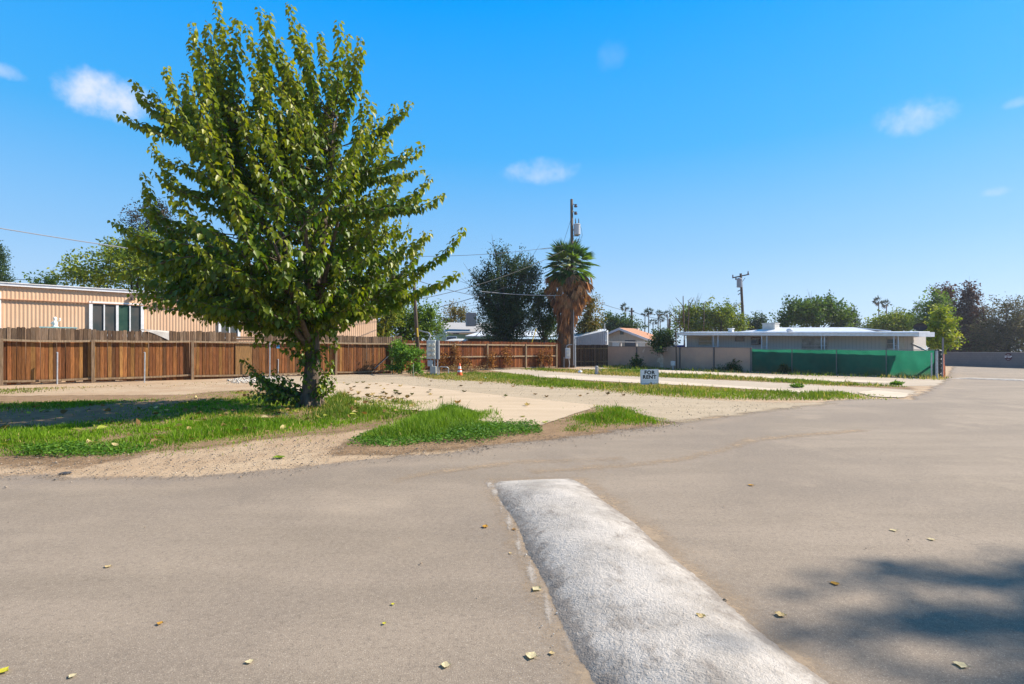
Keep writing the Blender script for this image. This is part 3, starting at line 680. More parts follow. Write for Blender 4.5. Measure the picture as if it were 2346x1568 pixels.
DG = [(.02, .045, .014), (.045, .085, .022), (.08, .13, .03)]
MG = [(.05, .10, .012), (.115, .19, .02), (.20, .29, .03)]
YG = [(.075, .125, .012), (.16, .22, .018), (.29, .31, .03)]
OL = [(.016, .036, .013), (.038, .072, .027), (.085, .125, .06)]
AU = [(.09, .10, .02), (.17, .14, .03), (.24, .14, .03)]
MR = [(.045, .02, .024), (.085, .03, .034), (.11, .06, .05)]

make_tree('broadleaf_tree', 'wide pale green tree rising behind the roof of the salmon mobile home', at(300, 37), [E(300, 620, 37, 120, 55, 90), E(325, 575, 38, 60, 46), E(210, 635, 37, 70, 30), E(380, 590, 38, 70, 60), E(165, 620, 37, 30, 20), E(270, 585, 37, 40, 22)], 420, 26, .42, .22, YG, .2, twigs=30)
make_tree('pine_tree', 'dark brown green pine behind the paler tree and the salmon mobile home', at(350, 46), [E(345, 520, 46, 45, 50), E(375, 480, 46, 25, 28), E(310, 560, 46, 35, 40), E(365, 600, 46, 60, 60), E(310, 500, 46, 22, 14)], 300, 40, .38, .16, [(.022, .03, .02), (.045, .045, .032), (.09, .07, .05)], .25, twigs=30)
make_tree('cypress', 'narrow dark cypress at the far left edge of the view', at(0, 48), [E(-2, 620, 48, 16, 60), E(4, 660, 48, 20, 50), E(0, 600, 48, 9, 40), E(8, 700, 48, 22, 60)], 200, 40, .35, .15, DG, .15, up=1.5)
make_tree('broadleaf_tree', 'small green treetop showing over the white roof edge at far left', at(92, 44), [E(85, 655, 44, 30, 14), E(118, 650, 44, 22, 16), E(60, 660, 44, 14, 8), E(92, 690, 44, 50, 30)], 110, 26, .35, .2, MG, .15)
make_tree('broadleaf_tree', 'round green tree behind the leaning wooden pole and plank fence', at(930, 40), [E(935, 745, 40, 50, 50), E(975, 755, 40, 38, 40), E(900, 700, 40, 36, 50), E(985, 720, 40, 18, 20)], 330, 28, .38, .2, MG, .16, twigs=14)
make_tree('broadleaf_tree', 'sunlit yellow green tree right behind the end of the salmon mobile home', at(880, 38), [E(885, 700, 38, 34, 70), E(910, 660, 38, 26, 46), E(870, 760, 38, 30, 30)], 230, 26, .36, .2, YG, .14)
make_tree('broadleaf_tree', 'thin rusty autumn tree above the grey shingle roof', at(1045, 66), [E(1040, 715, 66, 22, 14), E(1060, 722, 66, 20, 18), E(1030, 735, 66, 20, 18)], 90, 24, .45, .24, AU, .15, twigs=20)
make_tree('olive_tree', 'big dusky olive tree with wispy upright twigs beside the shaggy palm', at(1155, 45),
          [E(1165, 695, 45, 68, 54), E(1150, 640, 45, 56, 50), E(1195, 620, 45, 36, 40), E(1108, 665, 45, 34, 56), E(1155, 742, 45, 72, 34), E(1165, 725, 45, 66, 40), E(1155, 768, 45, 62, 16), E(1215, 640, 45, 26, 46), E(1140, 590, 45, 20, 26)], 700, 56, .34, .15, OL, .3, up=1.2, twigs=260, limbs=60, surf=.6)
make_tree('evergreen_tree', 'low dark evergreen between the olive tree and the shaggy palm', at(1250, 46.5), [E(1248, 738, 46.5, 34, 34), E(1262, 700, 46.5, 16, 24), E(1235, 690, 46.5, 20, 26)], 220, 40, .38, .17, DG, .2)
make_tree('broadleaf_tree', 'small autumn tree with orange and yellow leaves behind the shaggy palm', at(1345, 51), [E(1346, 735, 51, 26, 45), E(1352, 700, 51, 22, 28), E(1335, 770, 51, 24, 30), E(1362, 745, 51, 14, 20)], 190, 24, .36, .22, AU, .12, twigs=24, surf=.6)
make_tree('broadleaf_tree', 'rounded dark green tree behind the tan gabled house', at(1415, 75), [E(1412, 742, 75, 34, 20), E(1440, 752, 75, 30, 16), E(1395, 752, 75, 20, 14)], 170, 34, .55, .3, DG, .25)
make_tree('broadleaf_tree', 'small bushy tree beside the thin pole at the tan panel wall', at(1520, 41), [E(1508, 778, 41, 14, 20), E(1532, 775, 41, 16, 22), E(1518, 790, 41, 20, 10), E(1509, 800, 40.2, 5, 8)], 170, 26, .20, .15, DG, .07, limbs=6)
make_tree('broadleaf_tree', 'pale green airy trees with bare dead limbs above the grey mobile home roof', at(1575, 62), [E(1570, 735, 62, 24, 26), E(1590, 715, 62, 14, 20), E(1600, 748, 62, 22, 16)], 190, 26, .45, .26, YG, .2, twigs=50)
make_tree('broadleaf_tree', 'broad yellow green tree left of the leaning utility pole', at(1650, 62), [E(1645, 735, 62, 38, 28), E(1670, 720, 62, 24, 24), E(1620, 720, 62, 14, 26), E(1690, 745, 62, 22, 18)], 260, 30, .45, .26, YG, .2, twigs=24)
make_tree('evergreen_tree', 'small dark conifer right of the leaning utility pole', at(1735, 75), [E(1735, 742, 75, 12, 22), E(1745, 750, 75, 12, 18), E(1720, 750, 75, 12, 16)], 100, 34, .45, .26, DG, .2, up=1)
make_tree('broadleaf_tree', 'large dark green spreading tree behind the rooftop cooler', at(1860, 60), [E(1865, 728, 60, 62, 24), E(1830, 714, 60, 30, 18), E(1905, 716, 60, 36, 20), E(1800, 736, 60, 24, 16), E(1925, 738, 60, 22, 16), E(1865, 702, 60, 26, 12), E(1895, 698, 60, 14, 10), E(1815, 700, 60, 8, 12)], 330, 34, .46, .30, [(.03, .07, .012), (.075, .14, .022), (.14, .21, .03)], .3, twigs=60, up=.9, surf=.7)
make_tree('evergreen_tree', 'thin dark conifer between the spreading tree and the round yellow tree', at(1952, 75), [E(1953, 740, 75, 9, 18), E(1950, 720, 75, 6, 10), E(1985, 752, 75, 14, 8)], 70, 30, .4, .24, DG, .15, up=1)
make_tree('broadleaf_tree', 'rounded olive and yellow tree right of the grey mobile home roof', at(2050, 60), [E(2045, 742, 60, 44, 20), E(2065, 735, 60, 26, 16), E(2020, 750, 60, 24, 14)], 260, 34, .45, .24, YG, .25)
make_tree('broadleaf_tree', 'dark green bushy tree behind the yellow green sapling by the pipe railing', at(2130, 56), [E(2140, 720, 56, 26, 45), E(2150, 690, 56, 16, 22), E(2115, 750, 56, 18, 28)], 210, 34, .45, .24, MG, .2)
make_tree('conifer', 'left of two tall maroon conifers behind the grey block wall', at(2178, 63), [E(2174, 690, 63, 16, 28), E(2178, 735, 63, 30, 40), E(2180, 790, 63, 40, 40), E(2172, 668, 63, 8, 12), E(2150, 672, 62, 10, 10)], 400, 40, .45, .25, MR, .25, up=.3, twigs=20)
make_tree('conifer', 'right and tallest of two maroon conifers behind the grey block wall', at(2222, 62), [E(2221, 672, 62, 8, 20), E(2222, 705, 62, 20, 28), E(2224, 750, 62, 36, 36), E(2226, 795, 62, 46, 40)], 440, 40, .45, .25, MR, .25, up=.3, twigs=20)
make_tree('broadleaf_tree', 'big brownish half bare tree at the right edge behind the block wall', at(2300, 58), [E(2300, 745, 58, 58, 34), E(2320, 790, 58, 70, 40), E(2270, 780, 58, 40, 40), E(2345, 740, 58, 40, 40), E(2310, 700, 58, 36, 16)], 480, 34, .5, .2, [(.05, .055, .03), (.085, .08, .04), (.13, .10, .055)], .3, twigs=200, limbs=30)
make_tree('broadleaf_tree', 'dark thick tree off the right edge behind the block wall', at(2430, 58), [E(2430, 760, 58, 70, 60), E(2480, 720, 58, 50, 50)], 330, 34, .6, .28, DG, .3)
make_tree('sapling', 'yellow green young tree drooping beside the bent pipe railing', at(2160, 33.5), [E(2150, 720, 33.5, 16, 18), E(2160, 750, 33.5, 26, 26), E(2168, 780, 33.5, 22, 22), E(2140, 775, 33.5, 14, 26)], 190, 24, .20, .17, [(.10, .16, .012), (.24, .30, .02), (.42, .42, .03)], .06, limbs=16)
# bushes and weeds
def bush(name, label, base, ells, n, per, cr, ls, cols, cat='shrub', group=None, **k):
    return make_tree(name, label, base, ells, n, per, cr, ls, cols, .025, 8, cat=cat, group=group, bark=m_darkbark, crown_name='foliage', **k)
d_ = 31.8
bush('ailanthus_bush', 'bright green feathery bush filling the gap at the end of the plank fence', at(920, d_), [E(925, 815, d_, 26, 22), E(940, 808, d_, 26, 12), E(905, 845, d_, 18, 10), E(912, 800, d_, 14, 20), E(955, 840, d_, 16, 14)], 240, 26, .17, .13, [(.05, .13, .014), (.12, .24, .025), (.20, .34, .035)], up=-.3)
bush('shrub', 'dark small shrub at the base of the tan wall left part', at(1458, 41.2), [E(1458, 832, 41.2, 12, 9), E(1458, 825, 41.2, 7, 8)], 50, 22, .14, .13, DG)
bush('shrub', 'spreading green weed clump at the foot of the tan panel wall', at(1672, 35.6), [E(1672, 845, 35.6, 26, 7), E(1685, 838, 35.6, 12, 8), E(1640, 849, 35.6, 12, 3)], 80, 22, .14, .11, DG)
bush('shrub', 'dark weed clump in front of the green screened fence', at(1797, 32.6), [E(1797, 848, 32.6, 9, 6), E(1797, 841, 32.6, 5, 5)], 50, 20, .09, .11, DG)
for px, py, lb in ((1460, 853, 'bright green grass tuft left of the rent sign'), (1826, 889, 'low green tuft at the edge of the near concrete strip'), (2056, 883, 'bright green tuft near the end of the far strip'), (1425, 857, 'low weed tuft between rent sign and concrete stub')):
    g_ = G(px, py); d = g_[1]; bush('grass_tuft', lb, g_, [E(px, py - 1, d, 9, 2)], 44, 18, .05, .09, [(.08, .16, .015), (.15, .28, .02), (.22, .36, .03)], 'grass tuft', up=1.2)
# the tree beyond the right edge whose shade falls over the near road
make_tree('street_tree', 'tall roadside tree right of the view whose shade falls on the near road', (21, 4.4, 0), [(18.75, 6.78, 13, .9, .14, .25), (19.6, 6.9, 13.1, 1.0, .2, .3), (17.62, 6.0, 13, .5, .10, .2), (17.9, 6.28, 13, .55, .08, .2), (17.75, 5.75, 13, .5, .08, .2), (18.9, 5.6, 13, .7, .14, .25), (20.0, 6.0, 13.2, 1.0, .25, .4), (19.4, 6.4, 13.1, .7, .2, .4), (21.6, 5.7, 14.2, 1.8, .9, .7), (22.5, 4.8, 13.6, 2.2, 1.4, 1.0), (20.6, 4.6, 13.2, 1.4, .5, .5)], 210, 30, .19, .16, DG, .25, limbs=16)

# dead bare limbs above the airy tree
db = thing('dead_tree', 'bare dead branches sticking up above the pale green trees', 'tree', at(1565, 60))
mb = MB()
for pts in (((1568, 800), (1567, 720), (1563, 700), (1548, 682)), ((1566, 740), (1565, 680), (1566, 678)), ((1575, 800), (1578, 720), (1577, 690), (1585, 682)), ((1576, 720), (1583, 695), (1590, 682)), ((1556, 740), (1540, 722), (1532, 708)), ((1612, 760), (1613, 720), (1612, 695), (1618, 690)), ((1558, 760), (1557, 700))):
    pa = [P(x, y, 60) for x, y in pts]; pa[0].z = max(pa[0].z, 0); mb.tube(pa, list(np.linspace(.065, .02, len(pa))), 6)
mb.tube([at(1568, 60), P(1568, 780, 60)], [.16, .08], 8)
mb.obj('trunk', m_bark, db, smooth=True)

# distant fan palms
def palm_proto(hgt, label, loc):
    th = thing('fan_palm', label, 'palm tree', loc, 'tall fan palms on the skyline'); mb = MB()
    loc = Vector(loc); mb.tube([loc, loc + Vector((.1, 0, hgt * .5)), loc + Vector((0, 0, hgt))], [.17, .13, .11], 8); mb.obj('trunk', m_bark, th, smooth=True)
    pos = []; d = []; nor = []; sz = []; col = []
    for k in range(26):
        a = rng.uniform(0, 6.28); e = rng.uniform(-1.0, 1.2); dr = np.array([math.cos(a) * math.cos(e), math.sin(a) * math.cos(e), math.sin(e)])
        c0 = np.array(loc) + (0, 0, hgt) + dr * rng.uniform(.3, .7)
        for j in range(6):
            q = nrm(dr + rng.normal(0, .32, 3) + (0, 0, -.2)); pos.append(c0); d.append(q); nor.append(rng.normal(0, 1, 3)); sz.append(rng.uniform(.5, .95))
            col.append(np.array([.025, .045, .018]) * rng.uniform(.6, 1.6) if e > -.4 else np.array([.09, .06, .035]))
    leaves_obj('fronds', np.array(pos), np.array(d), np.array(nor), np.array(sz), np.array(col), m_foliage, th, (LEAF_OVAL[0] * np.array([.35, 1, 1]), LEAF_OVAL[1]))
    return th
fp = None
for px, py, d, lb in ((1432, 704, 130, 'far fan palm above the round dark tree, leftmost on the skyline'), (1478, 718, 130, 'left of the close pair of far fan palms above the orange roof'), (1486, 714, 130, 'right and taller of the close pair of far fan palms above the orange roof'),
                      (1496, 738, 150, 'shortest lone far fan palm above the orange roof'), (1508, 719, 130, 'tall far fan palm with a shorter palm at its right'), (1512.5, 732, 150, 'shorter far fan palm touching the tall palm at its left'), (1529, 720, 130, 'far fan palm just left of the thin bare pole'),
                      (1600, 712, 120, 'far fan palm half sunk in the pale green trees'), (2013, 690, 120, 'tallest far fan palm right of the grey mobile home'), (2031, 697, 120, 'second far fan palm right of the grey mobile home'), (2107, 707, 120, 'far fan palm left of the dark bushy tree at right'), (1955, 722, 130, 'small far fan palm beside the thin dark conifer')):
    top = zed(py, d)
    if fp is None: H0 = top; fp = palm_proto(H0, lb, at(px, d))
    else:
        o = dup(fp, at(px, d), rng.uniform(0, 6), lb); o.scale = (d / 130, d / 130, top / H0)

# the shaggy palm by the utility pole
PD = 44.6; pb = at(1294, PD); pm = thing('shaggy_palm', 'fan palm with a long shaggy skirt of dead brown fronds beside the utility pole', 'palm tree', pb)
ps = PD / F; ctr = np.array(P(1303, 612, PD))
mb = MB(); mb.tube([pb, P(1295, 800, PD), P(1300, 720, PD), ctr], [.55, .5, .42, .38], 12); mb.obj('trunk', M('palm_fibre', (.20, .13, .085), (.11, .075, .05), 9, (1, 1, .15), .95, 1.0, 30), pm, smooth=True)
def fan(pos, d, nor, sz, col, o, dr, R_, basecol, nb=18, spread=2.3, droop=.3):
    x = nrm(np.cross(dr, rng.normal(0, .25, 3) + (0, 0, 1))); z = np.cross(x, dr)
    for j in range(nb):
        a = (j / (nb - 1) - .5) * spread; q = dr * math.cos(a) + x * math.sin(a) + z * .15 * abs(math.sin(a)); q = q + np.array([0, 0, -droop * rng.uniform(.5, 1.3)])
        pos.append(o); d.append(q); nor.append(z + rng.normal(0, .25, 3)); sz.append(R_ * rng.uniform(.8, 1.1) * (1 - .25 * abs(a) / spread * 2)); col.append(np.array(basecol) * rng.uniform(.7, 1.3))
pos, d, nor, sz, col = [], [], [], [], []; pet = MB()
for k in range(64):
    a = k * 2.4; e = 1.35 - 2.1 * (k / 64) ** .95; dr = np.array([math.cos(a) * math.cos(e), math.sin(a) * math.cos(e), math.sin(e)])
    o = ctr + dr * rng.uniform(.8, 1.4) + np.array([0, 0, -.15 * (e < 0)]); pet.tube([ctr, ctr * .5 + o * .5 + np.array([0, 0, .08]), o], [.03, .025, .018], 5)
    fan(pos, d, nor, sz, col, o, nrm(dr + np.array([0, 0, -.15])), rng.uniform(1.05, 1.5), [(.05, .12, .025), (.095, .19, .03), (.17, .27, .035)][k % 3], nb=24, droop=.22)
PALML = (LEAF_OVAL[0] * np.array([.20, 1, 1]), LEAF_OVAL[1])
pet.obj('petioles', m_foliage, pm); leaves_obj('green_fronds', np.array(pos), np.array(d), np.array(nor), np.array(sz), np.array(col), m_foliage, pm, PALML)
pos, d, nor, sz, col = [], [], [], [], []
for k in range(130):
    a = rng.uniform(0, 6.28); z = ctr[2] - .6 - rng.uniform(0, 1) ** 1.3 * 2.4; out = np.array([math.cos(a), math.sin(a), 0]); r0 = np.interp(z, [ctr[2] - 3.3, ctr[2] - 2, ctr[2] - .9], [.75, 1.45, 1.45]) * rng.uniform(.4, 1.25)
    o = np.array([ctr[0], ctr[1], z]) + out * r0; fan(pos, d, nor, sz, col, o, nrm(out * .35 + np.array([0, 0, -1.])), rng.uniform(.8, 1.25), [(.40, .19, .085), (.31, .15, .07), (.46, .25, .12), (.22, .12, .07)][k % 4], 13, 1.3, .15)
for k in range(210):
    a = rng.uniform(0, 6.28); z = rng.uniform(2.7, ctr[2] - 2.2); out = np.array([math.cos(a), math.sin(a), 0]); f_ = np.clip((z - 3.4) / (ctr[2] - 5.8), 0, 1); r0 = (.38 + .70 * f_) * rng.uniform(.7, 1.15)
    o = np.array([ctr[0] + (pb[0] - ctr[0]) * (1 - f_), ctr[1], z]) + out * r0; fan(pos, d, nor, sz, col, o, nrm(out * .12 + np.array([0, 0, -1.])), rng.uniform(.8, 1.4), [(.42, .19, .085), (.33, .15, .075), (.48, .23, .11), (.24, .125, .07)][k % 4], 9, .7, .1)
leaves_obj('dead_skirt', np.array(pos), np.array(d), np.array(nor), np.array(sz), np.array(col), m_dry, pm, PALML)
# ---------------------------------------------------------------- wooden fences
m_wood, t = newmat('fence_wood'); p = t.pos((1, 1, .06))
c = t.attr('col'); g = t.noise(p, 38, 5, .7); g2 = t.noise(t.pos((1, 1, .35)), 5, 4, .65)
c = t.mix(t.step(g, .35, .65, 0, .85), c, t.mix(1.0, c, (.45, .42, .40), 'MULTIPLY'))
c = t.mix(t.step(g2, .5, .75, 0, .55), c, t.mix(1.0, c, (1.45, 1.35, 1.1), 'MULTIPLY'))
c = t.mix(t.step(g2, .45, .25, 0, .5), c, t.mix(1.0, c, (.55, .5, .5), 'MULTIPLY'))
bsdf(t, c, .85, g, .5, .008, spec=.15)
A0 = Vector(G(0, 884)); A0.z = 0; B0 = Vector(G(890, 856)); U = (B0 - A0).normalized(); N = Vector((-U.y, U.x, 0)); AZ = math.atan2(U.y, U.x)
def on(tt, off=0, z=0): return A0 + U * tt + N * off + Vector((0, 0, z))
def tpx(px, off=0): return hit(px, (A0 + N * off)[:2], U[:2])
RED = [(.26, .102, .038), (.32, .135, .047), (.215, .085, .034), (.38, .19, .062), (.19, .09, .040)]
GRY = [(.19, .125, .08), (.22, .15, .10), (.155, .10, .065), (.25, .175, .12)]
ORG = [(.28, .092, .032), (.25, .08, .028), (.31, .11, .037), (.22, .073, .028)]
BRN = [(.12, .075, .045), (.14, .09, .055), (.10, .065, .04), (.165, .11, .065)]
def plank(mb, tt, w_, z0, z1, rail, lo, hi, off, lean=0, on=on, ear=.03):
    th = .018; lo = np.array(lo); hi = np.array(hi)
    zs_ = [z0, z0 + .25, rail - .03, rail + .03, z1 - ear, z1]; ed = .016; k = random.uniform(.62, 1.3)
    cs = [lo * .75, lo, lo * random.uniform(.8, 1), hi, hi * .95, hi * .85]
    vs = []; cc = []
    for i, z in enumerate(zs_):
        hw = w_ / 2 - (ear * .9 if i == 5 else 0); dx = lean * (z - z0)
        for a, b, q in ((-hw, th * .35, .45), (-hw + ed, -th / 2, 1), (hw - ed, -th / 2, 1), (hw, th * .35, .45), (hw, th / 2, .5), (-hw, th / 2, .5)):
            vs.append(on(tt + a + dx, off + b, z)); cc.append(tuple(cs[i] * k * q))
    fs = [(5, 4, 3, 2, 1, 0), (30, 31, 32, 33, 34, 35)] + [(i * 6 + j, i * 6 + (j + 1) % 6, i * 6 + 6 + (j + 1) % 6, i * 6 + 6 + j) for i in range(5) for j in range(6)]
    mb.add(vs, fs, cc)
def bar(mb, p, q, w_, h_, col=(1, 1, 1), n=8, sag=0, wob=0):
    """board along p->q, width w_ (horizontal thickness), height h_"""
    p = Vector(p); q = Vector(q); d = (q - p); s = Vector((-d.y, d.x, 0)).normalized() * w_ / 2; vs = []; fs = []
    for i in range(n + 1):
        f = i / n; c = p + d * f + Vector((0, 0, -sag * 4 * f * (1 - f) + random.uniform(-wob, wob)))
        for a, b in ((-1, -1), (1, -1), (1, 1), (-1, 1)): vs.append(c + s * a + Vector((0, 0, b * h_ / 2)))
    fs = [(3, 2, 1, 0), tuple(n * 4 + k for k in range(4))] + [(i * 4 + j, i * 4 + (j + 1) % 4, i * 4 + 4 + (j + 1) % 4, i * 4 + 4 + j) for i in range(n) for j in range(4)]
    mb.add(vs, fs, col)

fl = thing('plank_fence', 'long weathered wooden plank fence in front of the salmon mobile home', 'fence', on(0))
tl, tr_ = tpx(-420), tpx(921)
posts = [tpx(x) for x in (-420, -210, 3, 213, 440, 768, 895)]
ZT, ZR, ZB = 2.33, 1.84, .17
tt = tl; bays = {}
gap0, gap1 = tpx(541), tpx(606)
ply0, ply1 = tpx(539), tpx(577)
while tt < tr_:
    w_ = random.uniform(.125, .155); c = tt + w_ / 2; b = sum(c > q for q in posts)
    mb = bays.setdefault(b, MB()); lo = random.choice(RED); hi = random.choice(GRY)
    zt = ZT + random.uniform(-.035, .03) + .03 * math.sin(c * 1.1) - (.05 if c > tpx(700) else 0)
    if gap0 < c < gap1: zt = ZR + .03; hi = lo
    if not (ply0 < c < ply1 and False): plank(mb, c, w_ + .003, .04 + random.uniform(-.03, .03) + .05 * math.sin(c * .7), zt, ZR, lo, hi, random.uniform(-.012, .014), random.gauss(0, .003))
    tt += w_ + (random.random() < .025) * random.uniform(.008, .016)
for b in sorted(bays): bays[b].obj('plank_panel', m_wood, fl)
gp_ = MB()
for k, z in enumerate((1.96, 2.08)): bar(gp_, on(gap0 - .1, .02, z), on(gap1 + .1, .02, z + .01), .02, .10, GRY[k % 4], 4)
bar(gp_, on(gap1 - .25, -.012, 1.87), on(gap1 - .2, -.012, 2.27), .02, .14, GRY[1], 2)
gp_.obj('patch_boards', m_wood, fl)
MB().slab([on(ply0, -.025, .15), on(ply1, -.025, .13), on(ply1, -.025, 1.72), on(ply0, -.025, 1.74)], -N * .015, (.30, .17, .07)).obj('plywood_sheet', m_wood, fl)
for k, q in enumerate(posts):
    m_ = MB(); m_.box(on(q, -.11, .93), (.12, .10, 1.86), AZ, (.26, .18, .115)); m_.obj('post', m_wood, fl)
    if k + 1 < len(posts):
        q2 = posts[k + 1]; m_ = MB(); bar(m_, on(q - .02, -.10, ZR), on(q2 + .02, -.10, ZR + random.uniform(-.02, .02)), .06, .085, (.36, .27, .18), 10, sag=random.uniform(0, .035), wob=.003); m_.obj('top_rail', m_wood, fl)
        m_ = MB(); bar(m_, on(q + .06, -.07, ZB), on(q2 - .06, -.07, ZB + random.uniform(-.02, .06)), .05, .085, (.30, .21, .13), 10, sag=random.uniform(0, .05), wob=.003); m_.obj('bottom_rail', m_wood, fl)
m_ = MB(); bar(m_, on(posts[-1] - .02, -.10, ZR), on(tr_, -.10, ZR - .03), .06, .085, (.36, .27, .18), 4); m_.obj('top_rail', m_wood, fl)
m_ = MB()
m_.box(on(tpx(637), -.012, 1.62), (.16, .012, .18), AZ, (.05, .22, .42)); m_.obj('blue_patch', m_plain, fl)

# bare metal stakes in front of it
for px, py, top, lb, r in ((131, 881, 808, 'short grey metal stake nearest the left edge, in front of the plank fence', .026), (331, 877, 808, 'second grey metal stake from the left before the plank fence', .026), (497, 868, 808, 'grey metal stake between the plank fence and the tree, left of the plywood patch', .026),
                           (618, 866, 784, 'tall grey metal fence post standing up to the top rail left of the tree', .026), (637, 864, 824, 'short grey metal stake right behind the low branches of the tree', .022), (839, 856, 808, 'grey metal stake right of the tree trunk before the plank fence', .024), (899, 857, 806, 'metal stake at the end of the plank fence holding a slanting brace', .026)):
    g_ = G(px, py); z = zed(top, g_.y); st = thing('metal_stake', lb, 'stake', g_, 'bare metal stakes along the plank fence')
    MB().tube([g_, g_ + Vector((random.uniform(-.03, .03), 0, z))], r, 10).lathe(g_ + Vector((0, 0, z - .02)), [(r * 1.25, 0), (r * 1.2, .03), (0, .045)], 10).obj('pipe', m_galv, st)
    if px == 899: MB().tube([g_ + Vector((-.03, -.03, z - .1)), G(846, 857) + Vector((0, 0, .03))], .022, 8).obj('brace', m_galv, st)

# orange stained fence further along the same line
fo = thing('stained_fence', 'orange brown stained board fence with two pale rails behind the traffic cone', 'fence', on(tpx(1000, .5), .5))
t0, t1 = tpx(880, .5), tpx(1286, .5); pp = [tpx(x, .5) for x in (888, 958, 1040, 1115, 1203, 1273)]
tt = t0; bays = {}
while tt < t1:
    w_ = .14; c = tt + w_ / 2; b = sum(c > q for q in pp); mb = bays.setdefault(b, MB()); lo = random.choice(ORG)
    plank(mb, c, w_ - .004, .03, 2.07 + random.uniform(-.02, .02), 1.9, lo, np.array(lo) * (.75, .72, .75), .5 + random.uniform(-.003, .003), ear=.01); tt += w_
for b in sorted(bays): bays[b].obj('plank_panel', m_wood, fo)
for k, q in enumerate(pp):
    m_ = MB(); m_.box(on(q, .40, .96), (.10, .10, 1.92), AZ, (.36, .27, .17)); m_.obj('post', m_wood, fo)
for z, nm in ((1.83, 'top_rail'), (.98, 'middle_rail'), (.08, 'bottom_rail')):
    for q, q2 in zip(pp, pp[1:]):
        m_ = MB(); bar(m_, on(q + .05, .42, z), on(q2 - .05, .42, z), .045, .09, (.42, .32, .21), 6, wob=.004); m_.obj(nm, m_wood, fo)

# dead climbing weeds and brush along the stained fence
def dryweeds(name, label, base, tips_, n, ls, cols):
    th = thing(name, label, 'dead weed', base); mb = MB(); pos, d, nor, sz, col = [], [], [], [], []
    for T in tips_:
        T = np.array(T); b_ = np.array(base) + rng.normal(0, .12, 3) * (1, 1, 0); pa = bez(b_, b_ * .5 + T * .5 + np.array([0, 0, .2]), T, 7); mb.tube(pa, list(np.linspace(.014, .004, 7)), 4, col=(.28, .16, .07), cap=False)
        for k in range(n):
            f = rng.uniform(.3, 1); q = pa[0] * (1 - f) ** 2 + 2 * f * (1 - f) * pa[3] + f * f * T + rng.normal(0, .10, 3); q[2] = max(q[2], .03)
            pos.append(q); d.append(rng.normal(0, 1, 3) - (0, 0, .8)); nor.append(rng.normal(0, 1, 3)); sz.append(ls * rng.uniform(.5, 1.3)); col.append(np.array(cols[rng.integers(len(cols))]) * rng.uniform(.7, 1.3))
    mb.obj('stems', m_plain, th); leaves_obj('dry_leaves', np.array(pos), np.array(d), np.array(nor), np.array(sz), np.array(col), m_dry, th)
DRY = [(.30, .13, .03), (.22, .085, .025), (.40, .19, .05), (.14, .06, .025)]
for px, hts, lb in ((1010, 1.5, 'dead brown climbing weed beside the electric meter cabinet'), (1045, 2.0, 'tall dead orange weed left behind the traffic cone'), (1070, 1.2, 'dead rusty weed on the fence just right of the traffic cone'), (1128, 1.5, 'thin dead weed stem midway along the stained fence'), (1165, 1.9, 'tall dead vine on the stained fence left of the yellow guy guard'), (1238, 1.7, 'dead vine on the stained fence right of the yellow guy guard'), (1258, 1.9, 'dead orange vine on the stained fence beside the palm trunk')):
    b_ = on(tpx(px, .15), .15); dryweeds('dead_weed', lb, b_, [b_ + U * random.uniform(-.45, .45) + Vector((0, 0, hts * random.uniform(.4, 1))) for _ in range(9)], 60, .12, DRY)
for px, py, n_, lb in ((1040, 852, 16, 'tan dry brush heap at the foot of the fence left of the traffic cone'), (1078, 852, 14, 'dry stick pile right of the traffic cone'), (1130, 846, 12, 'low dry grass heap at the foot of the stained fence')):
    b_ = G(px, py); dryweeds('brush_pile', lb, b_, [b_ + Vector((random.uniform(-1.1, 1.1), random.uniform(-.3, .5), random.uniform(.1, .5))) for _ in range(n_)], 16, .09, [(.50, .36, .18), (.42, .28, .13), (.36, .22, .10)])

# dark plank fence right of the palm
Q0 = at(1312, 47.5); Q1 = at(1392, 46.2); uq = (Q1 - Q0).normalized(); nq = Vector((-uq.y, uq.x, 0)); on2 = lambda tt, off=0, z=0: Q0 + uq * tt + nq * off + Vector((0, 0, z))
fd = thing('plank_fence', 'short dark brown plank fence between the palm and the tan panel wall', 'fence', Q0)
mb = MB(); L = (Q1 - Q0).length; tt = 0
while tt < L: plank(mb, tt + .07, .135, .03, 1.92 + random.uniform(-.02, .02), 1.6, random.choice(BRN), np.array(random.choice(BRN)) * .75, 0, on=on2, ear=.01); tt += .14
mb.obj('plank_panel', m_wood, fd)
for z in (1.60, .45): m_ = MB(); bar(m_, on2(0, -.05, z), on2(L, -.05, z), .05, .09, (.28, .21, .12)); m_.obj('rail', m_wood, fd)
for q in (.15, 1.1, 2.2): m_ = MB(); m_.box(on2(q, -.12, .85), (.07, .07, 1.7), 0, (.12, .09, .06)); m_.obj('post', m_wood, fd)

# ---------------------------------------------------------------- tan panel wall and green screened fence
m_tan, t = newmat('tan_panel'); p = t.pos()
c = t.mix(t.step(t.noise(p, 1.1, 4, .6), .3, .7), (.47, .32, .235), (.40, .28, .22))
c = t.mix(t.step(t.noise(t.pos((1, 1, .2)), 4, 4, .7), .55, .8, 0, .5), c, (.27, .21, .19))
sx_ = t.new('ShaderNodeSeparateXYZ'); t.l.new(p, sx_.inputs[0])
c = t.mix(t.step(t.math('ADD', sx_.outputs[2], t.noise(p, 2, 4)), .85, .35, 0, .6), c, (.25, .19, .16))
bsdf(t, c, .85, t.noise(p, 30, 3), .3, .01, spec=.15)
W0, W1, W2 = at(1390, 46.3), at(1721, 34.6), at(2141, 27.4)
wl = thing('panel_wall', 'tan stained panel wall with dark seams left of the green screened fence', 'wall', W0)
uw = (W1 - W0).normalized(); Lw = (W1 - W0).length; nw_ = Vector((-uw.y, uw.x, 0)); azw = math.atan2(uw.y, uw.x)
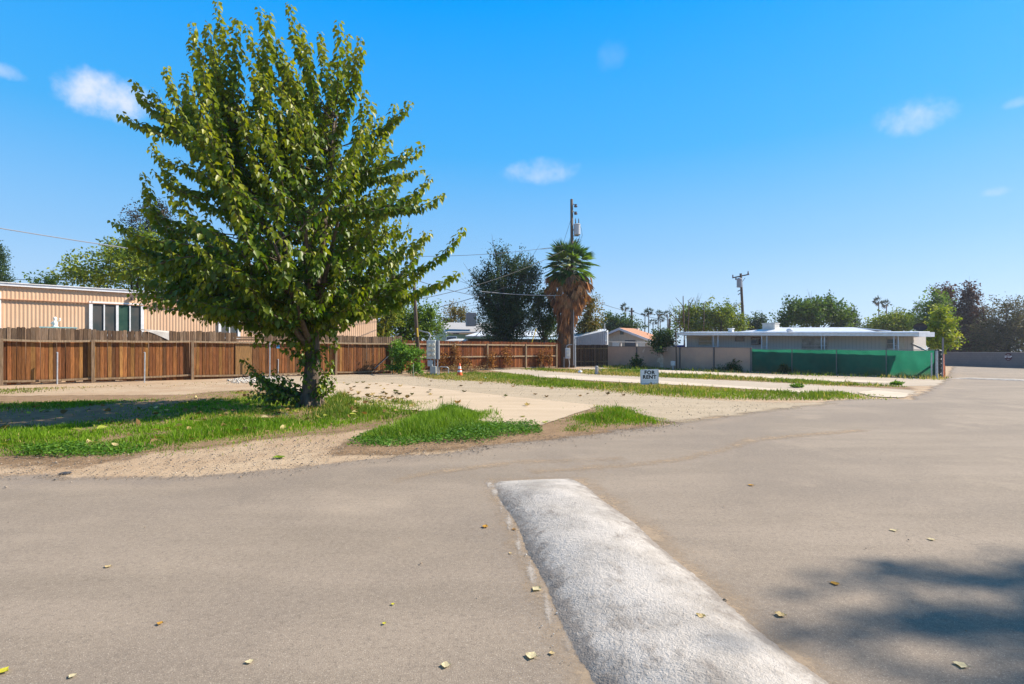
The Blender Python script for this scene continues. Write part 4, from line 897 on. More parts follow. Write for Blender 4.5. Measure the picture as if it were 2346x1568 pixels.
def wt(px): return hit(px, W0[:2], uw[:2])
def onw(s, off=0, z=0): return W0 + uw * s + nw_ * off + Vector((0, 0, z))
def topz(s): return 1.75 + (1.57 - 1.75) * s / Lw
seams = [0] + [wt(x) for x in (1459, 1553 + 12, 1626)] + [Lw]
seams = [0, wt(1459), wt(1558), wt(1636), Lw]
for a, b in zip(seams, seams[1:]):
    MB().slab([onw(a + .03, 0, .02), onw(b - .03, 0, .02), onw(b - .03, 0, topz(b)), onw(a + .03, 0, topz(a))], nw_ * .05).obj('panel', m_tan, wl)
for s in seams: m_ = MB(); m_.box(onw(s, -.01, topz(s) / 2 + .02), (.09, .10, topz(s) + .04), azw, (.14, .12, .11)); m_.obj('batten', m_plain, wl)
m_ = MB(); bar(m_, onw(0, .02, topz(0) + .025), onw(Lw, .02, topz(Lw) + .025), .09, .05, (.22, .19, .17), 16, wob=.006); m_.obj('cap_rail', m_plain, wl)
m_scar = M('bare_scar', (.66, .52, .40), (.45, .33, .25), 6, rough=.9)
sc_ = MB(); s0 = wt(1513); outl = [(-.05, .12), (.28, .10), (.26, .5), (.33, .75), (.24, 1.0), (.32, 1.25), (.42, 1.45), (.10, 1.5), (-.22, 1.42), (-.02, 1.2), (.02, .9), (-.30, .8), (-.34, .55), (-.1, .5), (0, .35)]
sc_.slab([onw(s0 + a, -.004, z) for a, z in outl], -nw_ * .003); sc_.slab([onw(s0 - 1.9 + a, -.004, z) for a, z in ((0, 1.3), (.15, 1.5), (.3, 1.62), (.22, 1.4), (.1, 1.22))], -nw_ * .003)
sc_.slab([onw(s0 - .62 + a, -.004, z) for a, z in ((0, .95), (.2, .97), (.22, 1.02), (.02, 1.04))], -nw_ * .003); sc_.slab([onw(s0 + .62 + a, -.004, z) for a, z in ((0, 1.4), (.06, 1.55), (.14, 1.6), (.08, 1.38))], -nw_ * .003)
sc_.obj('peeled_patch', m_scar, wl)

m_screen, t = newmat('green_screen_cloth'); p = t.pos()
c = t.mix(t.step(t.noise(p, .8, 4, .6), .35, .7), (.015, .10, .066), (.022, .135, .088))
sx_ = t.new('ShaderNodeSeparateXYZ'); t.l.new(p, sx_.inputs[0])
c = t.mix(t.math('MULTIPLY', t.step(t.math('ADD', sx_.outputs[2], t.math('MULTIPLY', t.noise(p, .9, 4), 1.1)), 1.05, .55), .45), c, (.13, .09, .04))
def extra(b):
    tr = t.new('ShaderNodeBsdfTranslucent'); t.put(tr.inputs[0], t.mix(1.0, c, (1.3, 1.9, 1.7), 'MULTIPLY')); mx = t.new('ShaderNodeMixShader'); mx.inputs[0].default_value = .42
    t.l.new(b.outputs[0], mx.inputs[1]); t.l.new(tr.outputs[0], mx.inputs[2]); return mx.outputs[0]
bsdf(t, c, .8, t.noise(p, 90, 2), .3, .004, spec=.1, extra=extra)
gf = thing('screened_fence', 'chain link fence covered with green privacy screen by the grey mobile home', 'fence', W1)
ug = (W2 - W1).normalized(); Lg = (W2 - W1).length; ng = Vector((-ug.y, ug.x, 0))
def ong(s, off=0, z=0): return W1 + ug * s + ng * off + Vector((0, 0, z))
def gt(px): return hit(px, W1[:2], ug[:2])
gtop = lambda s: 1.515 + (1.425 - 1.515) * s / Lg
posts_g = [0.05, gt(1815), gt(1917), gt(2031), Lg]
for k, (a, b) in enumerate(zip(posts_g, posts_g[1:])):
    mb = MB(); n, mz = 22, 8; V = []
    for i in range(n + 1):
        for j in range(mz + 1):
            s = a + (b - a) * i / n; f = j / mz; z = .05 + (gtop(s) - .06) * f
            sag = .03 * math.sin(math.pi * i / n) * (f == 1) + .02 * math.sin(i * 1.3 + k) * (f == 0)
            V.append(ong(s, .02 + .018 * math.sin(i * .9 + j * .5 + k * 2) * math.sin(math.pi * i / n), z - sag))
    mb.add(V, [(i * (mz + 1) + j, (i + 1) * (mz + 1) + j, (i + 1) * (mz + 1) + j + 1, i * (mz + 1) + j + 1) for i in range(n) for j in range(mz)])
    mb.obj('screen', m_screen, gf, smooth=True)
for s in posts_g[:-1]: MB().tube([ong(s, -.05, 0), ong(s, -.05, gtop(s) + .03)], .028, 8, (.16, .17, .16)).obj('post', m_plain, gf)
MB().tube([ong(0, .0, gtop(0) + .01), ong(Lg, .0, gtop(Lg) + .01)], .02, 8, (.20, .22, .21)).obj('top_rail', m_plain, gf)
mb = MB()
for k in range(26):    # bunched loose cloth at the end
    z = .1 + k * .05; mb.tube([ong(Lg + .02, -.05, z), ong(Lg + .18 + .05 * math.sin(k * 2.1), -.10, z + .05), ong(Lg + .30 + .05 * math.sin(k * 1.3), .02, z + .01)], [.05, .065, .04], 6, (.035, .05, .045))
mb.obj('bunched_cloth', m_plain, gf)
# end posts, red board, bent railing
e1 = G(2146, 868); ep = thing('gate_post', 'pair of grey steel gate posts at the end of the green screened fence', 'post', e1)
MB().tube([e1, e1 + Vector((0, 0, 1.40))], .055, 12).obj('pipe', m_galv, ep); MB().tube([e1 + Vector((-.14, .15, 0)), e1 + Vector((-.14, .15, 1.3))], .035, 10).obj('pipe', m_galv, ep)
br = thing('pipe_railing', 'bent galvanised pipe sloping from the mobile home porch to the gate post', 'pipe', e1)
pts = [P(2088, 788, 30.2), P(2118, 802, 29.4), P(2134, 811, 29), P(2142, 817, 28.4), P(2146, 826, 27.6), P(2146.5, 838, 27.2)]
MB().tube(pts, .05, 10).obj('pipe', m_galv, br, smooth=True)
e2 = G(2159, 867); pt = thing('steel_post', 'tall dark bare steel post beside the rusty red board', 'post', e2)
MB().tube([e2, e2 + Vector((.03, 0, zed(774, e2.y)))], .04, 8, (.25, .22, .22)).box(e2 + Vector((-.06, .2, .6)), (.22, .05, 1.2), .2, (.12, .08, .06)).obj('pipe', m_plain, pt)
e3 = G(2166, 866); rb = thing('rusty_board', 'rust red upright board panel by the steel post', 'board', e3)
MB().slab([e3 + Vector((-.14, 0, .02)), e3 + Vector((.16, .25, .02)), e3 + Vector((.14, .25, 1.22)), e3 + Vector((-.12, 0, 1.26))], (-.03, .04, 0), (.50, .13, .045)).obj('board', m_plain, rb)
MB().slab([e3 + Vector((.16, .2, .02)), e3 + Vector((.5, .6, .02)), e3 + Vector((.24, .3, .65))], (-.03, .04, 0), (.42, .16, .07)).obj('brace', m_plain, rb)

# ---------------------------------------------------------------- far block wall with its sign
X0, X1 = at(2150, 51), at(2346, 42.5); ux = (X1 - X0).normalized(); X2 = X0 + ux * 40; nx = Vector((-ux.y, ux.x, 0))
m_block, t = newmat('grey_block'); p = t.pos(None, (0, 0, -math.atan2(ux.y, ux.x)))
bk = t.new('ShaderNodeTexBrick'); mp = t.new('ShaderNodeMapping'); t.l.new(p, mp.inputs[0]); mp.inputs['Rotation'].default_value = (R(-90), 0, 0); t.l.new(mp.outputs[0], bk.inputs[0])
bk.inputs['Scale'].default_value = 1; bk.inputs['Brick Width'].default_value = .4; bk.inputs['Row Height'].default_value = .2; bk.inputs['Mortar Size'].default_value = .012
t.put(bk.inputs['Color1'], (.19, .165, .165)); t.put(bk.inputs['Color2'], (.17, .15, .152)); t.put(bk.inputs['Mortar'], (.14, .125, .125))
bsdf(t, t.mix(t.step(t.noise(t.pos(), 1, 4), .4, .7, 0, .5), bk.outputs[0], (.22, .19, .18)), .9, spec=.1)
bw = thing('block_wall', 'low grey block wall across the end of the road', 'wall', X0)
MB().slab([X0, X2, X2 + Vector((0, 0, 1.16)), X0 + Vector((0, 0, 1.24))], nx * .2).obj('wall', m_block, bw)
MB().slab([X0 + Vector((0, 0, 1.245)) - nx * .03, X2 + Vector((0, 0, 1.165)) - nx * .03, X2 + Vector((0, 0, 1.21)) - nx * .03, X0 + Vector((0, 0, 1.29)) - nx * .03], nx * .26, (.32, .29, .28)).obj('coping', m_plain, bw)
def text(name, s, size, loc, rx, mat, parent, bold=.02, ext=.002, width=1.0):
    cu = bpy.data.curves.new(name, 'FONT'); cu.body = s; cu.size = size; cu.offset = bold * size; cu.extrude = ext; cu.space_character = 1.12; cu.align_x = 'CENTER'; cu.align_y = 'CENTER'
    to = bpy.data.objects.new(name, cu); C.objects.link(to); dg = bpy.context.evaluated_depsgraph_get(); dg.update()
    me = bpy.data.meshes.new_from_object(to.evaluated_get(dg)); bpy.data.objects.remove(to); bpy.data.curves.remove(cu)
    me.transform(Matrix.Translation(loc) @ Matrix.Rotation(rx, 4, 'Z') @ Matrix.Rotation(R(90), 4, 'X') @ Matrix.Diagonal((width, 1, 1, 1)))
    return link(name, me, mat, parent)
sp = X0 + ux * hit(2311, X0[:2], ux[:2]) - nx * .03 + Vector((0, 0, zed(818, 44)))
ss = thing('octagon_sign', 'small dark red octagonal sign fixed on the grey block wall', 'sign', sp); azx = math.atan2(ux.y, ux.x)
octo = [sp + ux * (.33 * math.cos(R(22.5 + 45 * k))) + Vector((0, 0, .33 * math.sin(R(22.5 + 45 * k)))) for k in range(8)]
MB().slab(octo, -nx * .012, (.10, .022, .028)).obj('plate', m_plain, ss)
text('lettering', 'STOP', .24, sp - nx * .016, azx, m_white, ss)
for z_ in (.2, -.2): m_ = MB(); m_.box(sp - nx * .014 + Vector((0, 0, z_)), (.24, .006, .035), azx, (.45, .42, .42)); m_.obj('plate_bar', m_plain, ss)

# ---------------------------------------------------------------- salmon mobile home behind the plank fence
m_salmon, t = newmat('salmon_siding'); p = t.pos()
c = t.mix(t.step(t.noise(p, .6, 4), .35, .7), (.63, .40, .25), (.68, .45, .29)); c = t.mix(t.step(t.noise(t.pos((1, 1, .1)), 7, 4, .7), .5, .8, 0, .35), c, (.50, .27, .155))
bsdf(t, c, .6, spec=.25)
OFF = 2.6; sl0, sl1 = tpx(-420, OFF), tpx(863, OFF); zr = zed(666, (on(tpx(280, OFF), OFF)).y); zr = 4.30
hm = thing('mobile_home', 'long salmon corrugated mobile home behind the plank fence', 'mobile home', on(tpx(300, OFF), OFF))
mb = MB(); V = []; nseg = int((sl1 - sl0) / .027)
wins = [(tpx(208, OFF), tpx(326, OFF), 2.15, zed(696, on(tpx(265, OFF), OFF).y)), (tpx(503, OFF), tpx(547, OFF), 2.1, 3.55), (tpx(-70, OFF), tpx(-2, OFF), 1.9, 3.9)]
for i in range(nseg + 1):
    s = sl0 + (sl1 - sl0) * i / nseg; ph = (s % .135) / .135; dep = .007 * math.cos(6.283 * ph)
    for z in (.5, zr - .62): V.append(on(s, OFF - dep, z))
mb.add(V, [(i * 2, i * 2 + 2, i * 2 + 3, i * 2 + 1) for i in range(nseg)])
V = []
for i in range(nseg + 1):
    s = sl0 + (sl1 - sl0) * i / nseg; ph = (s % .135) / .135; dep = .007 * math.cos(6.283 * ph) + .045
    for z in (zr - .63, zr - .06): V.append(on(s, OFF - dep, z))
mb.add(V, [(i * 2, i * 2 + 2, i * 2 + 3, i * 2 + 1) for i in range(nseg)])
mb.slab([on(sl0, OFF + .05, .4), on(sl1, OFF + .05, .4), on(sl1, OFF + .05, zr - .03), on(sl0, OFF + .05, zr - .03)], N * 3.4)
mb.obj('wall', m_salmon, hm)
m_ = MB(); bar(m_, on(sl0, OFF - .075, zr - .64), on(sl1, OFF - .075, zr - .64), .05, .035, (.52, .28, .165), 2); m_.obj('trim_strip', m_plain, hm)
MB().slab([on(sl0, OFF - .10, zr - .03), on(sl1 + .1, OFF - .10, zr - .03), on(sl1 + .1, OFF + 3.6, zr - .03), on(sl0, OFF + 3.6, zr - .03)], .12).obj('roof', m_white, hm)
bar_ = MB(); bar(bar_, on(sl0, OFF - .15, zr), on(sl1 + .1, OFF - .15, zr), .05, .13, (.80, .80, .82), 2); bar(bar_, on(sl0, OFF - .17, zr + .075), on(sl1 + .1, OFF - .17, zr + .075), .09, .03, (.85, .85, .86), 2); bar_.obj('fascia', m_plain, hm)
m_glass, t = newmat('window_glass'); p = t.pos(); c = t.mix(t.step(t.noise(p, 1.2, 3), .4, .65), (.10, .095, .09), (.06, .075, .075)); bsdf(t, c, .08, spec=.6)
m_glass2 = M('green_glass', (.03, .075, .06), (.05, .10, .075), 2, rough=.08, spec=.6)
for k, (a, b, z0, z1) in enumerate(wins):
    fr = MB()
    for s, z, w_, h_ in (((a + b) / 2, z1, b - a, .11), ((a + b) / 2, z0, b - a, .11), (a, (z0 + z1) / 2, .13, z1 - z0 + .11), (b, (z0 + z1) / 2, .13, z1 - z0 + .11)):
        fr.box(on(s, OFF - .045, z), (w_, .07, h_), AZ, (.82, .82, .82))
    f_ = fr.obj('window', m_plain, hm); n = 4 if k == 0 else 2
    for i in range(n):
        q0 = a + (b - a) * i / n; q1 = a + (b - a) * (i + 1) / n
        MB().slab([on(q0 + .03, OFF - .035, z0), on(q1 - .03, OFF - .035, z0), on(q1 - .03, OFF - .035, z1), on(q0 + .03, OFF - .035, z1)], N * .01).obj('pane', m_glass2 if (k == 0 and i == 2) else m_glass, f_)
        if i: m_ = MB(); m_.box(on(q0, OFF - .055, (z0 + z1) / 2), (.10 if i == 2 else .05, .04, z1 - z0), AZ, (.78, .78, .78)); m_.obj('mullion', m_plain, f_)
m_ = MB(); m_.box(on(tpx(302, OFF), OFF - .13, zr - .30), (.16, .10, .1), AZ, (.10, .07, .06)); m_.lathe(on(tpx(302, OFF), OFF - .2, zr - .42), [(.02, .14), (.07, .1), (.08, 0)], 10, (.08, .06, .05)); m_.obj('porch_lamp', m_plain, hm)
tb0, tb1 = tpx(400, OFF), tpx(462, OFF); tp = thing('blue_tarp', 'blue tarpaulin lying on the roof edge of the salmon mobile home', 'tarpaulin', on(tb0, OFF, zr + .1))
mb = MB(); V = []
for i in range(13):
    for j in range(7):
        s = tb0 + (tb1 - tb0) * i / 12; V.append(on(s, OFF + 1.6 * j / 6, zr + .11 + (.16 + .07 * math.sin(i * 1.4 + j)) * (0.25 + .75 * (0 < j < 6))))
mb.add(V, [(i * 7 + j, i * 7 + 7 + j, i * 7 + 8 + j, i * 7 + j + 1) for i in range(12) for j in range(6)]); mb.obj('sheet', M('tarp_blue', (.02, .20, .55), (.03, .28, .65), 3, rough=.5), tp, smooth=True)
# things by the fence top
wt_ = thing('white_tarp', 'off white cloth draped over the plank fence top under the window', 'cloth', on(tpx(355), 0, 2.3))
mb = MB(); V = []; a, b = tpx(321), tpx(387)
for i in range(11):
    f = i / 10; s = a + (b - a) * f; drop = .02 + .42 * f ** 1.4
    for j in range(5): V.append(on(s, -.03 - .015 * math.sin(i * 1.1 + j), 2.39 - drop * j / 4 - .06 * f))
    V.append(on(s, .25, 2.36 - .06 * f))
mb.add(V, [(i * 6 + j, i * 6 + 6 + j, i * 6 + 7 + j, i * 6 + j + 1) for i in range(10) for j in range(4)] + [(i * 6, i * 6 + 5, i * 6 + 11, i * 6 + 6) for i in range(10)]); mb.obj('cloth', M('canvas', (.55, .52, .48), (.46, .43, .40), 5), wt_, smooth=True)
sb = on(tpx(134, .8), .8, 0); ta = thing('turquoise_table', 'pale turquoise table top just showing over the plank fence', 'table', sb)
MB().box(sb + Vector((0, 0, 2.40)), (1.25, .7, .05), AZ, (.30, .50, .50)).obj('tabletop', m_plain, ta)
for a in (-.55, .55):
    for b in (-.28, .28): MB().box(sb + U * a + N * b + Vector((0, 0, 1.19)), (.05, .05, 2.37), AZ, (.3, .42, .42)).obj('leg', m_plain, ta)
fgp = on(tpx(126, .8), .8, 2.425); fg = thing('figurine', 'small white garden figurine standing on the turquoise table', 'figurine', fgp)
MB().lathe(fgp, [(.11, 0), (.12, .03), (.07, .06), (.095, .12), (.10, .19), (.055, .27), (.04, .30), (.07, .35), (.065, .40), (.03, .44), (0, .45)], 14, (.78, .75, .68)).tube([fgp + U * .06 + Vector((0, 0, .24)), fgp + U * .17 + Vector((0, 0, .30)), fgp + U * .16 + Vector((0, 0, .40))], [.035, .03, .02], 7, (.78, .75, .68)).tube([fgp - U * .06 + Vector((0, 0, .22)), fgp - U * .14 + Vector((0, 0, .14))], [.035, .02], 7, (.78, .75, .68)).obj('figure', m_plain, fg, smooth=True)

# ---------------------------------------------------------------- grey mobile home behind the green screen
HL, HR = at(1550, 40.4), at(2106, 29.1); uh = (HR - HL).normalized(); nh = Vector((-uh.y, uh.x, 0)); Lh = (HR - HL).length; azh = math.atan2(uh.y, uh.x)
zL, zR_ = zed(766.5, 40.4), zed(768, 29.1)
def onh(s, off=0, z=0, roof=None):
    if roof is not None: z = roof + zL + (zR_ - zL) * s / Lh
    return HL + uh * s + nh * off + Vector((0, 0, z))
def ht(px, off=0): return hit(px, (HL + nh * off)[:2], uh[:2])
m_sid, t = newmat('grey_siding'); p = t.pos(None, (0, 0, -azh)); wv = t.new('ShaderNodeTexWave', bands_direction='X'); t.l.new(p, wv.inputs[0]); wv.inputs['Scale'].default_value = 1.6
c = t.mix(t.step(wv.outputs[0], .0, .12), (.36, .345, .33), (.47, .44, .415)); c = t.mix(t.step(t.noise(t.pos(), .8, 4), .4, .7, 0, .4), c, (.42, .39, .37)); bsdf(t, c, .7, spec=.2)
m_roofw = M('white_metal_roof', (.70, .72, .76), (.62, .64, .68), 2, rough=.45, spec=.35)
gh = thing('mobile_home', 'long low grey mobile home with white awning behind the green screened fence', 'mobile home', HL)
AW = 1.0
WE = ht(2093, AW)
MB().slab([onh(.25, AW, .3), onh(WE, AW, .3), onh(WE, AW, roof=.02), onh(.25, AW, roof=.02)], nh * 2.9).obj('wall', m_sid, gh)
MB().slab([onh(0, 0, roof=0), onh(Lh, 0, roof=0), onh(Lh, AW + .1, roof=.08), onh(0, AW + .1, roof=.08)], .05).obj('awning', m_roofw, gh)
bm_ = MB(); bar(bm_, onh(-.02, -.03, roof=.02), onh(Lh + .02, -.03, roof=.02), .05, .17, (.82, .83, .86), 2); bar(bm_, onh(-.02, -.06, roof=.115), onh(Lh + .02, -.06, roof=.115), .10, .03, (.86, .87, .9), 2); bm_.obj('fascia', m_plain, gh)
MB().slab([onh(-.3, AW, roof=.14), onh(WE + .15, AW, roof=.14), onh(WE + .15, AW + 3.1, roof=.24), onh(-.3, AW + 3.1, roof=.24)], .06).obj('roof', m_roofw, gh)
# raised cross roof: a shallow gable showing above
r0, r1, r2, r3 = ht(1700, 2), ht(1790, 3), ht(1960, 3), ht(2020, 2)
MB().slab([onh(r0, 1.2, roof=.17), onh(r3, 1.2, roof=.17), onh(r2, 2.6, roof=.48), onh(r1, 2.6, roof=.50)], .05).obj('raised_roof', m_roofw, gh)
MB().slab([onh(r1, 2.6, roof=.50), onh(r2, 2.6, roof=.48), onh(r3, 4.0, roof=.30), onh(r0, 4.0, roof=.30)], .05).obj('raised_roof', m_roofw, gh)
for px in (1634, 1642, 1749, 1757, 2006, 2014, 2051, 2058): pass
for a, b in ((1634, 1645), (1745, 1757), (1882, 1889), (2048, 2058)):
    pm_ = MB()
    for x in (a, b): s = ht(x, .1); pm_.box(onh(s, .1, (zL + (zR_ - zL) * s / Lh) / 2), (.05, .05, zL + (zR_ - zL) * s / Lh), azh, (.62, .64, .68))
    s0, s1 = ht(a, .1), ht(b, .1)
    for z in (.9, 1.7): bar(pm_, onh(s0, .1, z), onh(s1, .1, z), .02, .02, (.62, .64, .68), 1)
    pm_.obj('awning_post', m_plain, gh)
def hwin(a, b, y0, y1, frame, glass, nm='window', parts_=1):
    s0, s1 = ht(a, AW), ht(b, AW); d = onh((s0 + s1) / 2, AW).y; z1, z0 = zed(y0, d), max(.9, zed(y1, d)); f = MB()
    for s, z, w_, h_ in (((s0 + s1) / 2, z1, s1 - s0 + .06, .05), ((s0 + s1) / 2, z0, s1 - s0 + .06, .05), (s0, (z0 + z1) / 2, .05, z1 - z0), (s1, (z0 + z1) / 2, .05, z1 - z0), ((s0 + s1) / 2, (z0 + z1) / 2, s1 - s0, .03)):
        f.box(onh(s, AW - .035, z), (w_, .05, h_), azh, frame)
    f = f.obj(nm, m_plain, gh); MB().slab([onh(s0, AW - .02, z0), onh(s1, AW - .02, z0), onh(s1, AW - .02, z1), onh(s0, AW - .02, z1)], nh * .012).obj('pane', glass, f); return f, s0, s1, z0, z1
m_curt = M('curtained_glass', (.20, .19, .13), (.26, .24, .17), 3, rough=.2, spec=.5); m_curt2 = M('lace_curtain', (.10, .10, .10), (.30, .29, .27), 2.2, rough=.2, spec=.5)
hwin(1601, 1632, 773, 791, (.45, .42, .38), m_curt); hwin(1685, 1705, 772, 782, (.26, .25, .24), m_glass); f_, s0, s1, z0, z1 = hwin(1722, 1743, 773, 789, (.16, .09, .07), m_glass)
MB().box(onh((s0 + s1) / 2, AW - .2, z0 + .17), (.42, .3, .32), azh, (.34, .32, .30)).box(onh((s0 + s1) / 2, AW - .36, z0 + .17), (.34, .02, .24), azh, (.12, .11, .11)).obj('air_conditioner', m_plain, gh)
hwin(1837, 1896, 774, 812, (.40, .38, .36), m_curt2, 'sliding_door'); hwin(2032, 2054, 777, 799, (.38, .36, .35), m_glass)
for a, b, y0, y1 in ((1588, 1597, 772, 792), (1634, 1640, 772, 791), (1745, 1760, 773, 792), (2019, 2030, 775, 799), (2057, 2073, 775, 801)):
    s0, s1 = ht(a, AW), ht(b, AW); d = onh(s0, AW).y; m_ = MB(); m_.box(onh((s0 + s1) / 2, AW - .03, (zed(y0, d) + zed(y1, d)) / 2), (s1 - s0, .035, zed(y0, d) - zed(y1, d)), azh, (.50, .47, .42)); m_.obj('shutter', m_plain, gh)
# porch at the right end
pe = Lh; pz = zR_
pm_ = MB(); bar(pm_, onh(pe - .05, -.02, roof=.04), onh(pe + .35, 1.6, roof=.06), .06, .26, (.66, .68, .74), 2); pm_.slab([onh(pe - .4, 0, roof=.13), onh(pe, 0, roof=.13), onh(pe + .35, 1.6, roof=.15), onh(pe - .2, 1.6, roof=.15)], .04, (.75, .76, .8)); pm_.obj('porch_roof', m_plain, gh)
for px, d in ((2087, 30.6), (2101, 31.4)): b_ = at(px, d); m_ = MB(); m_.box(b_ + Vector((0, 0, zed(775, d) / 2)), (.09, .09, zed(775, d)), azh, (.60, .62, .66)); m_.obj('porch_post', m_plain, gh)
m_ = MB(); bar(m_, P(2096, 796, 32.3), P(2128, 797, 34.8), .05, .04, (.6, .62, .65), 1); m_.obj('porch_rail', m_plain, gh)
# roof fittings
def roofpt(px, off, extra=.0): s = ht(px, off); return onh(s, off, roof=extra)
cb = roofpt(1766, 2.4, .34); ec = thing('rooftop_cooler', 'pale slatted evaporative cooler box on the grey mobile home roof', 'cooler', cb)
m_ = MB(); m_.box(cb + Vector((0, 0, .26)), (.85, .8, .42), azh, (.55, .53, .49), bev=.02); m_.obj('housing', m_plain, ec)
m_ = MB(); m_.box(cb + Vector((0, 0, .03)), (.9, .85, .08), azh, (.6, .58, .55)); m_.box(cb + Vector((0, 0, .49)), (.92, .87, .05), azh, (.6, .58, .55)); m_.obj('tray', m_plain, ec)
m_ = MB()
for k in range(9):
    m_.box(cb + uh * (-.34 + k * .085) - nh * .41 + Vector((0, 0, .26)), (.03, .03, .36), azh, (.68, .66, .62))
m_.obj('slats', m_plain, ec)
vb = roofpt(1809, .75, .09); rv = thing('roof_vent', 'round silver turbine vent on the awning of the grey mobile home', 'vent', vb)
MB().lathe(vb, [(.08, 0), (.08, .08), (.16, .10), (.20, .20), (.16, .30), (0, .34)], 16, (.55, .57, .6)).obj('cap', m_plain, rv, smooth=True)
vb = roofpt(1675, 1.6, .19); rv = thing('roof_vent', 'small white box vent on the left roof of the grey mobile home', 'vent', vb)
MB().box(vb + Vector((0, 0, .12)), (.30, .3, .25), azh, (.7, .7, .7), bev=.02).box(vb + Vector((0, 0, .27)), (.38, .38, .05), azh, (.75, .75, .75)).obj('cap', m_plain, rv)
db_ = P(2107, 768, 33.5); sd = thing('satellite_dish', 'dark oval satellite dish on the porch roof of the grey mobile home', 'satellite dish', db_)
mb = MB(); V = []
for i in range(7):
    for k in range(24):
        r = i / 6; a = k * math.pi / 12; V.append(db_ + Vector((.46 * r * math.cos(a), -.10 * (1 - r * r) * -1 - .05, .50 + .25 * r * math.sin(a))))
mb.add(V, [(i * 24 + k, i * 24 + (k + 1) % 24, i * 24 + 24 + (k + 1) % 24, i * 24 + 24 + k) for i in range(6) for k in range(24)], (.035, .035, .045)); mb.obj('dish', m_plain, sd, smooth=True)
MB().tube([db_, db_ + Vector((0, .05, .45))], .03, 8, (.1, .1, .1)).obj('mast', m_plain, sd)
bt = onh(ht(1556, .7), .7, 0); tb_ = thing('blue_bin', 'blue plastic bin top showing over the tan wall under the grey home awning', 'bin', bt)
MB().lathe(bt, [(.30, 0), (.38, 1.5), (.42, 1.75), (.44, 1.82), (.40, 1.83), (.36, 1.70)], 18, (.02, .06, .35)).obj('body', m_plain, tb_, smooth=True)
wp = at(1550, 40.9 - 1.9); tp_ = thing('thin_pole', 'thin bare wooden pole standing against the tan panel wall', 'pole', wp)
MB().tube([wp, wp + Vector((-.06, 0, zed(752, wp.y)))], [.055, .045], 8).obj('shaft', m_pole, tp_)
sbx = at(1542, wp.y - .1, .45); sx2 = thing('small_box', 'small white utility box at the tan panel wall beside the thin pole', 'utility box', sbx - Vector((0, 0, .45)))
MB().box(sbx + Vector((0, 0, .02)), (.34, .16, .34), azw, (.62, .62, .62), bev=.02).obj('box', m_plain, sx2); MB().box(sbx + Vector((0, 0, -.3)), (.06, .06, .32), azw, (.4, .4, .4)).obj('stem', m_plain, sx2)

# ---------------------------------------------------------------- houses and sheds behind the back fence
m_shing = M('grey_shingle', (.40, .39, .39), (.32, .315, .32), 7, (1, 1, 3), .9, .4, 20); m_terra = M('orange_shingle', (.50, .25, .15), (.42, .20, .12), 6, None, .9, .4, 16)
def quad(mb, a, b, c, d, th, col=(1, 1, 1)): mb.slab([a, b, c, d], th, col)
bh = at(1050, 60); gb = thing('house', 'green house with pale grey shingle roof behind the olive tree', 'house', bh)
dR, dE = 61, 57
rL, rR = P(1010, 741, 62), P(1150, 744, 64); eL, eR = P(1026, 764, 57.5), P(1170, 762, 59.5)
mb = MB(); quad(mb, eL, eR, rR, rL, .12); bk0, bk1 = rL + (rL - eL) * 1, rR + (rR - eR) * 1; bk0.z = eL.z; bk1.z = eR.z; quad(mb, rL, rR, bk1, bk0, .12)
mb.obj('roof', m_shing, gb)
gl = P(1003, 760, 62.2); gl2 = Vector(eL); MB().slab([Vector((eL.x + .3, eL.y + .4, 0)), Vector((eR.x, eR.y + .4, 0)), eR + Vector((0, .4, -.1)), eL + Vector((.3, .4, -.1))], (0, .2, 0), (.25, .33, .22)).slab([Vector((eL.x + .1, eL.y + .6, 0)), Vector((bk0.x + .1, bk0.y - .4, 0)), bk0 + Vector((.1, -.4, -.12)), rL + Vector((.1, 0, -.08)), eL + Vector((.1, .4, -.08))], (.2, 0, 0), (.27, .36, .24)).obj('wall', m_plain, gb)
m_ = MB(); bar(m_, eL - Vector((.12, .05, .05)), rL - Vector((.12, 0, .05)), .1, .22, (.62, .62, .62), 1); bar(m_, rL - Vector((.12, 0, .05)), bk0 - Vector((.12, 0, .05)), .1, .22, (.62, .62, .62), 1); m_.obj('barge_board', m_plain, gb)
wq = P(1034, 778, 57.6); m_ = MB(); m_.box(wq, (1.2, .08, .7), 0, (.75, .75, .75)); f_ = m_.obj('window', m_plain, gb); m_ = MB(); m_.box(wq - Vector((0, .045, 0)), (1.0, .02, .52), 0, (.10, .12, .13)); m_.obj('pane', m_plain, f_)
ac = P(1083, 748, 59); au = thing('cooler_unit', 'dark boxy cooling unit on the grey shingle roof', 'cooler', ac)
MB().box(ac + Vector((-.2, 0, .75)), (1.0, 1.0, 1.5), .3, (.14, .15, .17), bev=.04).obj('housing', m_plain, au)
m_ = MB()
for k in range(4): m_.tube([ac + Vector((.5 + .2 * math.cos(a), -.1, .35 + .25 * k * .5 + .2 * math.sin(a))) for a in np.linspace(0, 6.2, 12)], .035, 5, (.5, .52, .55))
m_.obj('duct', m_plain, au)
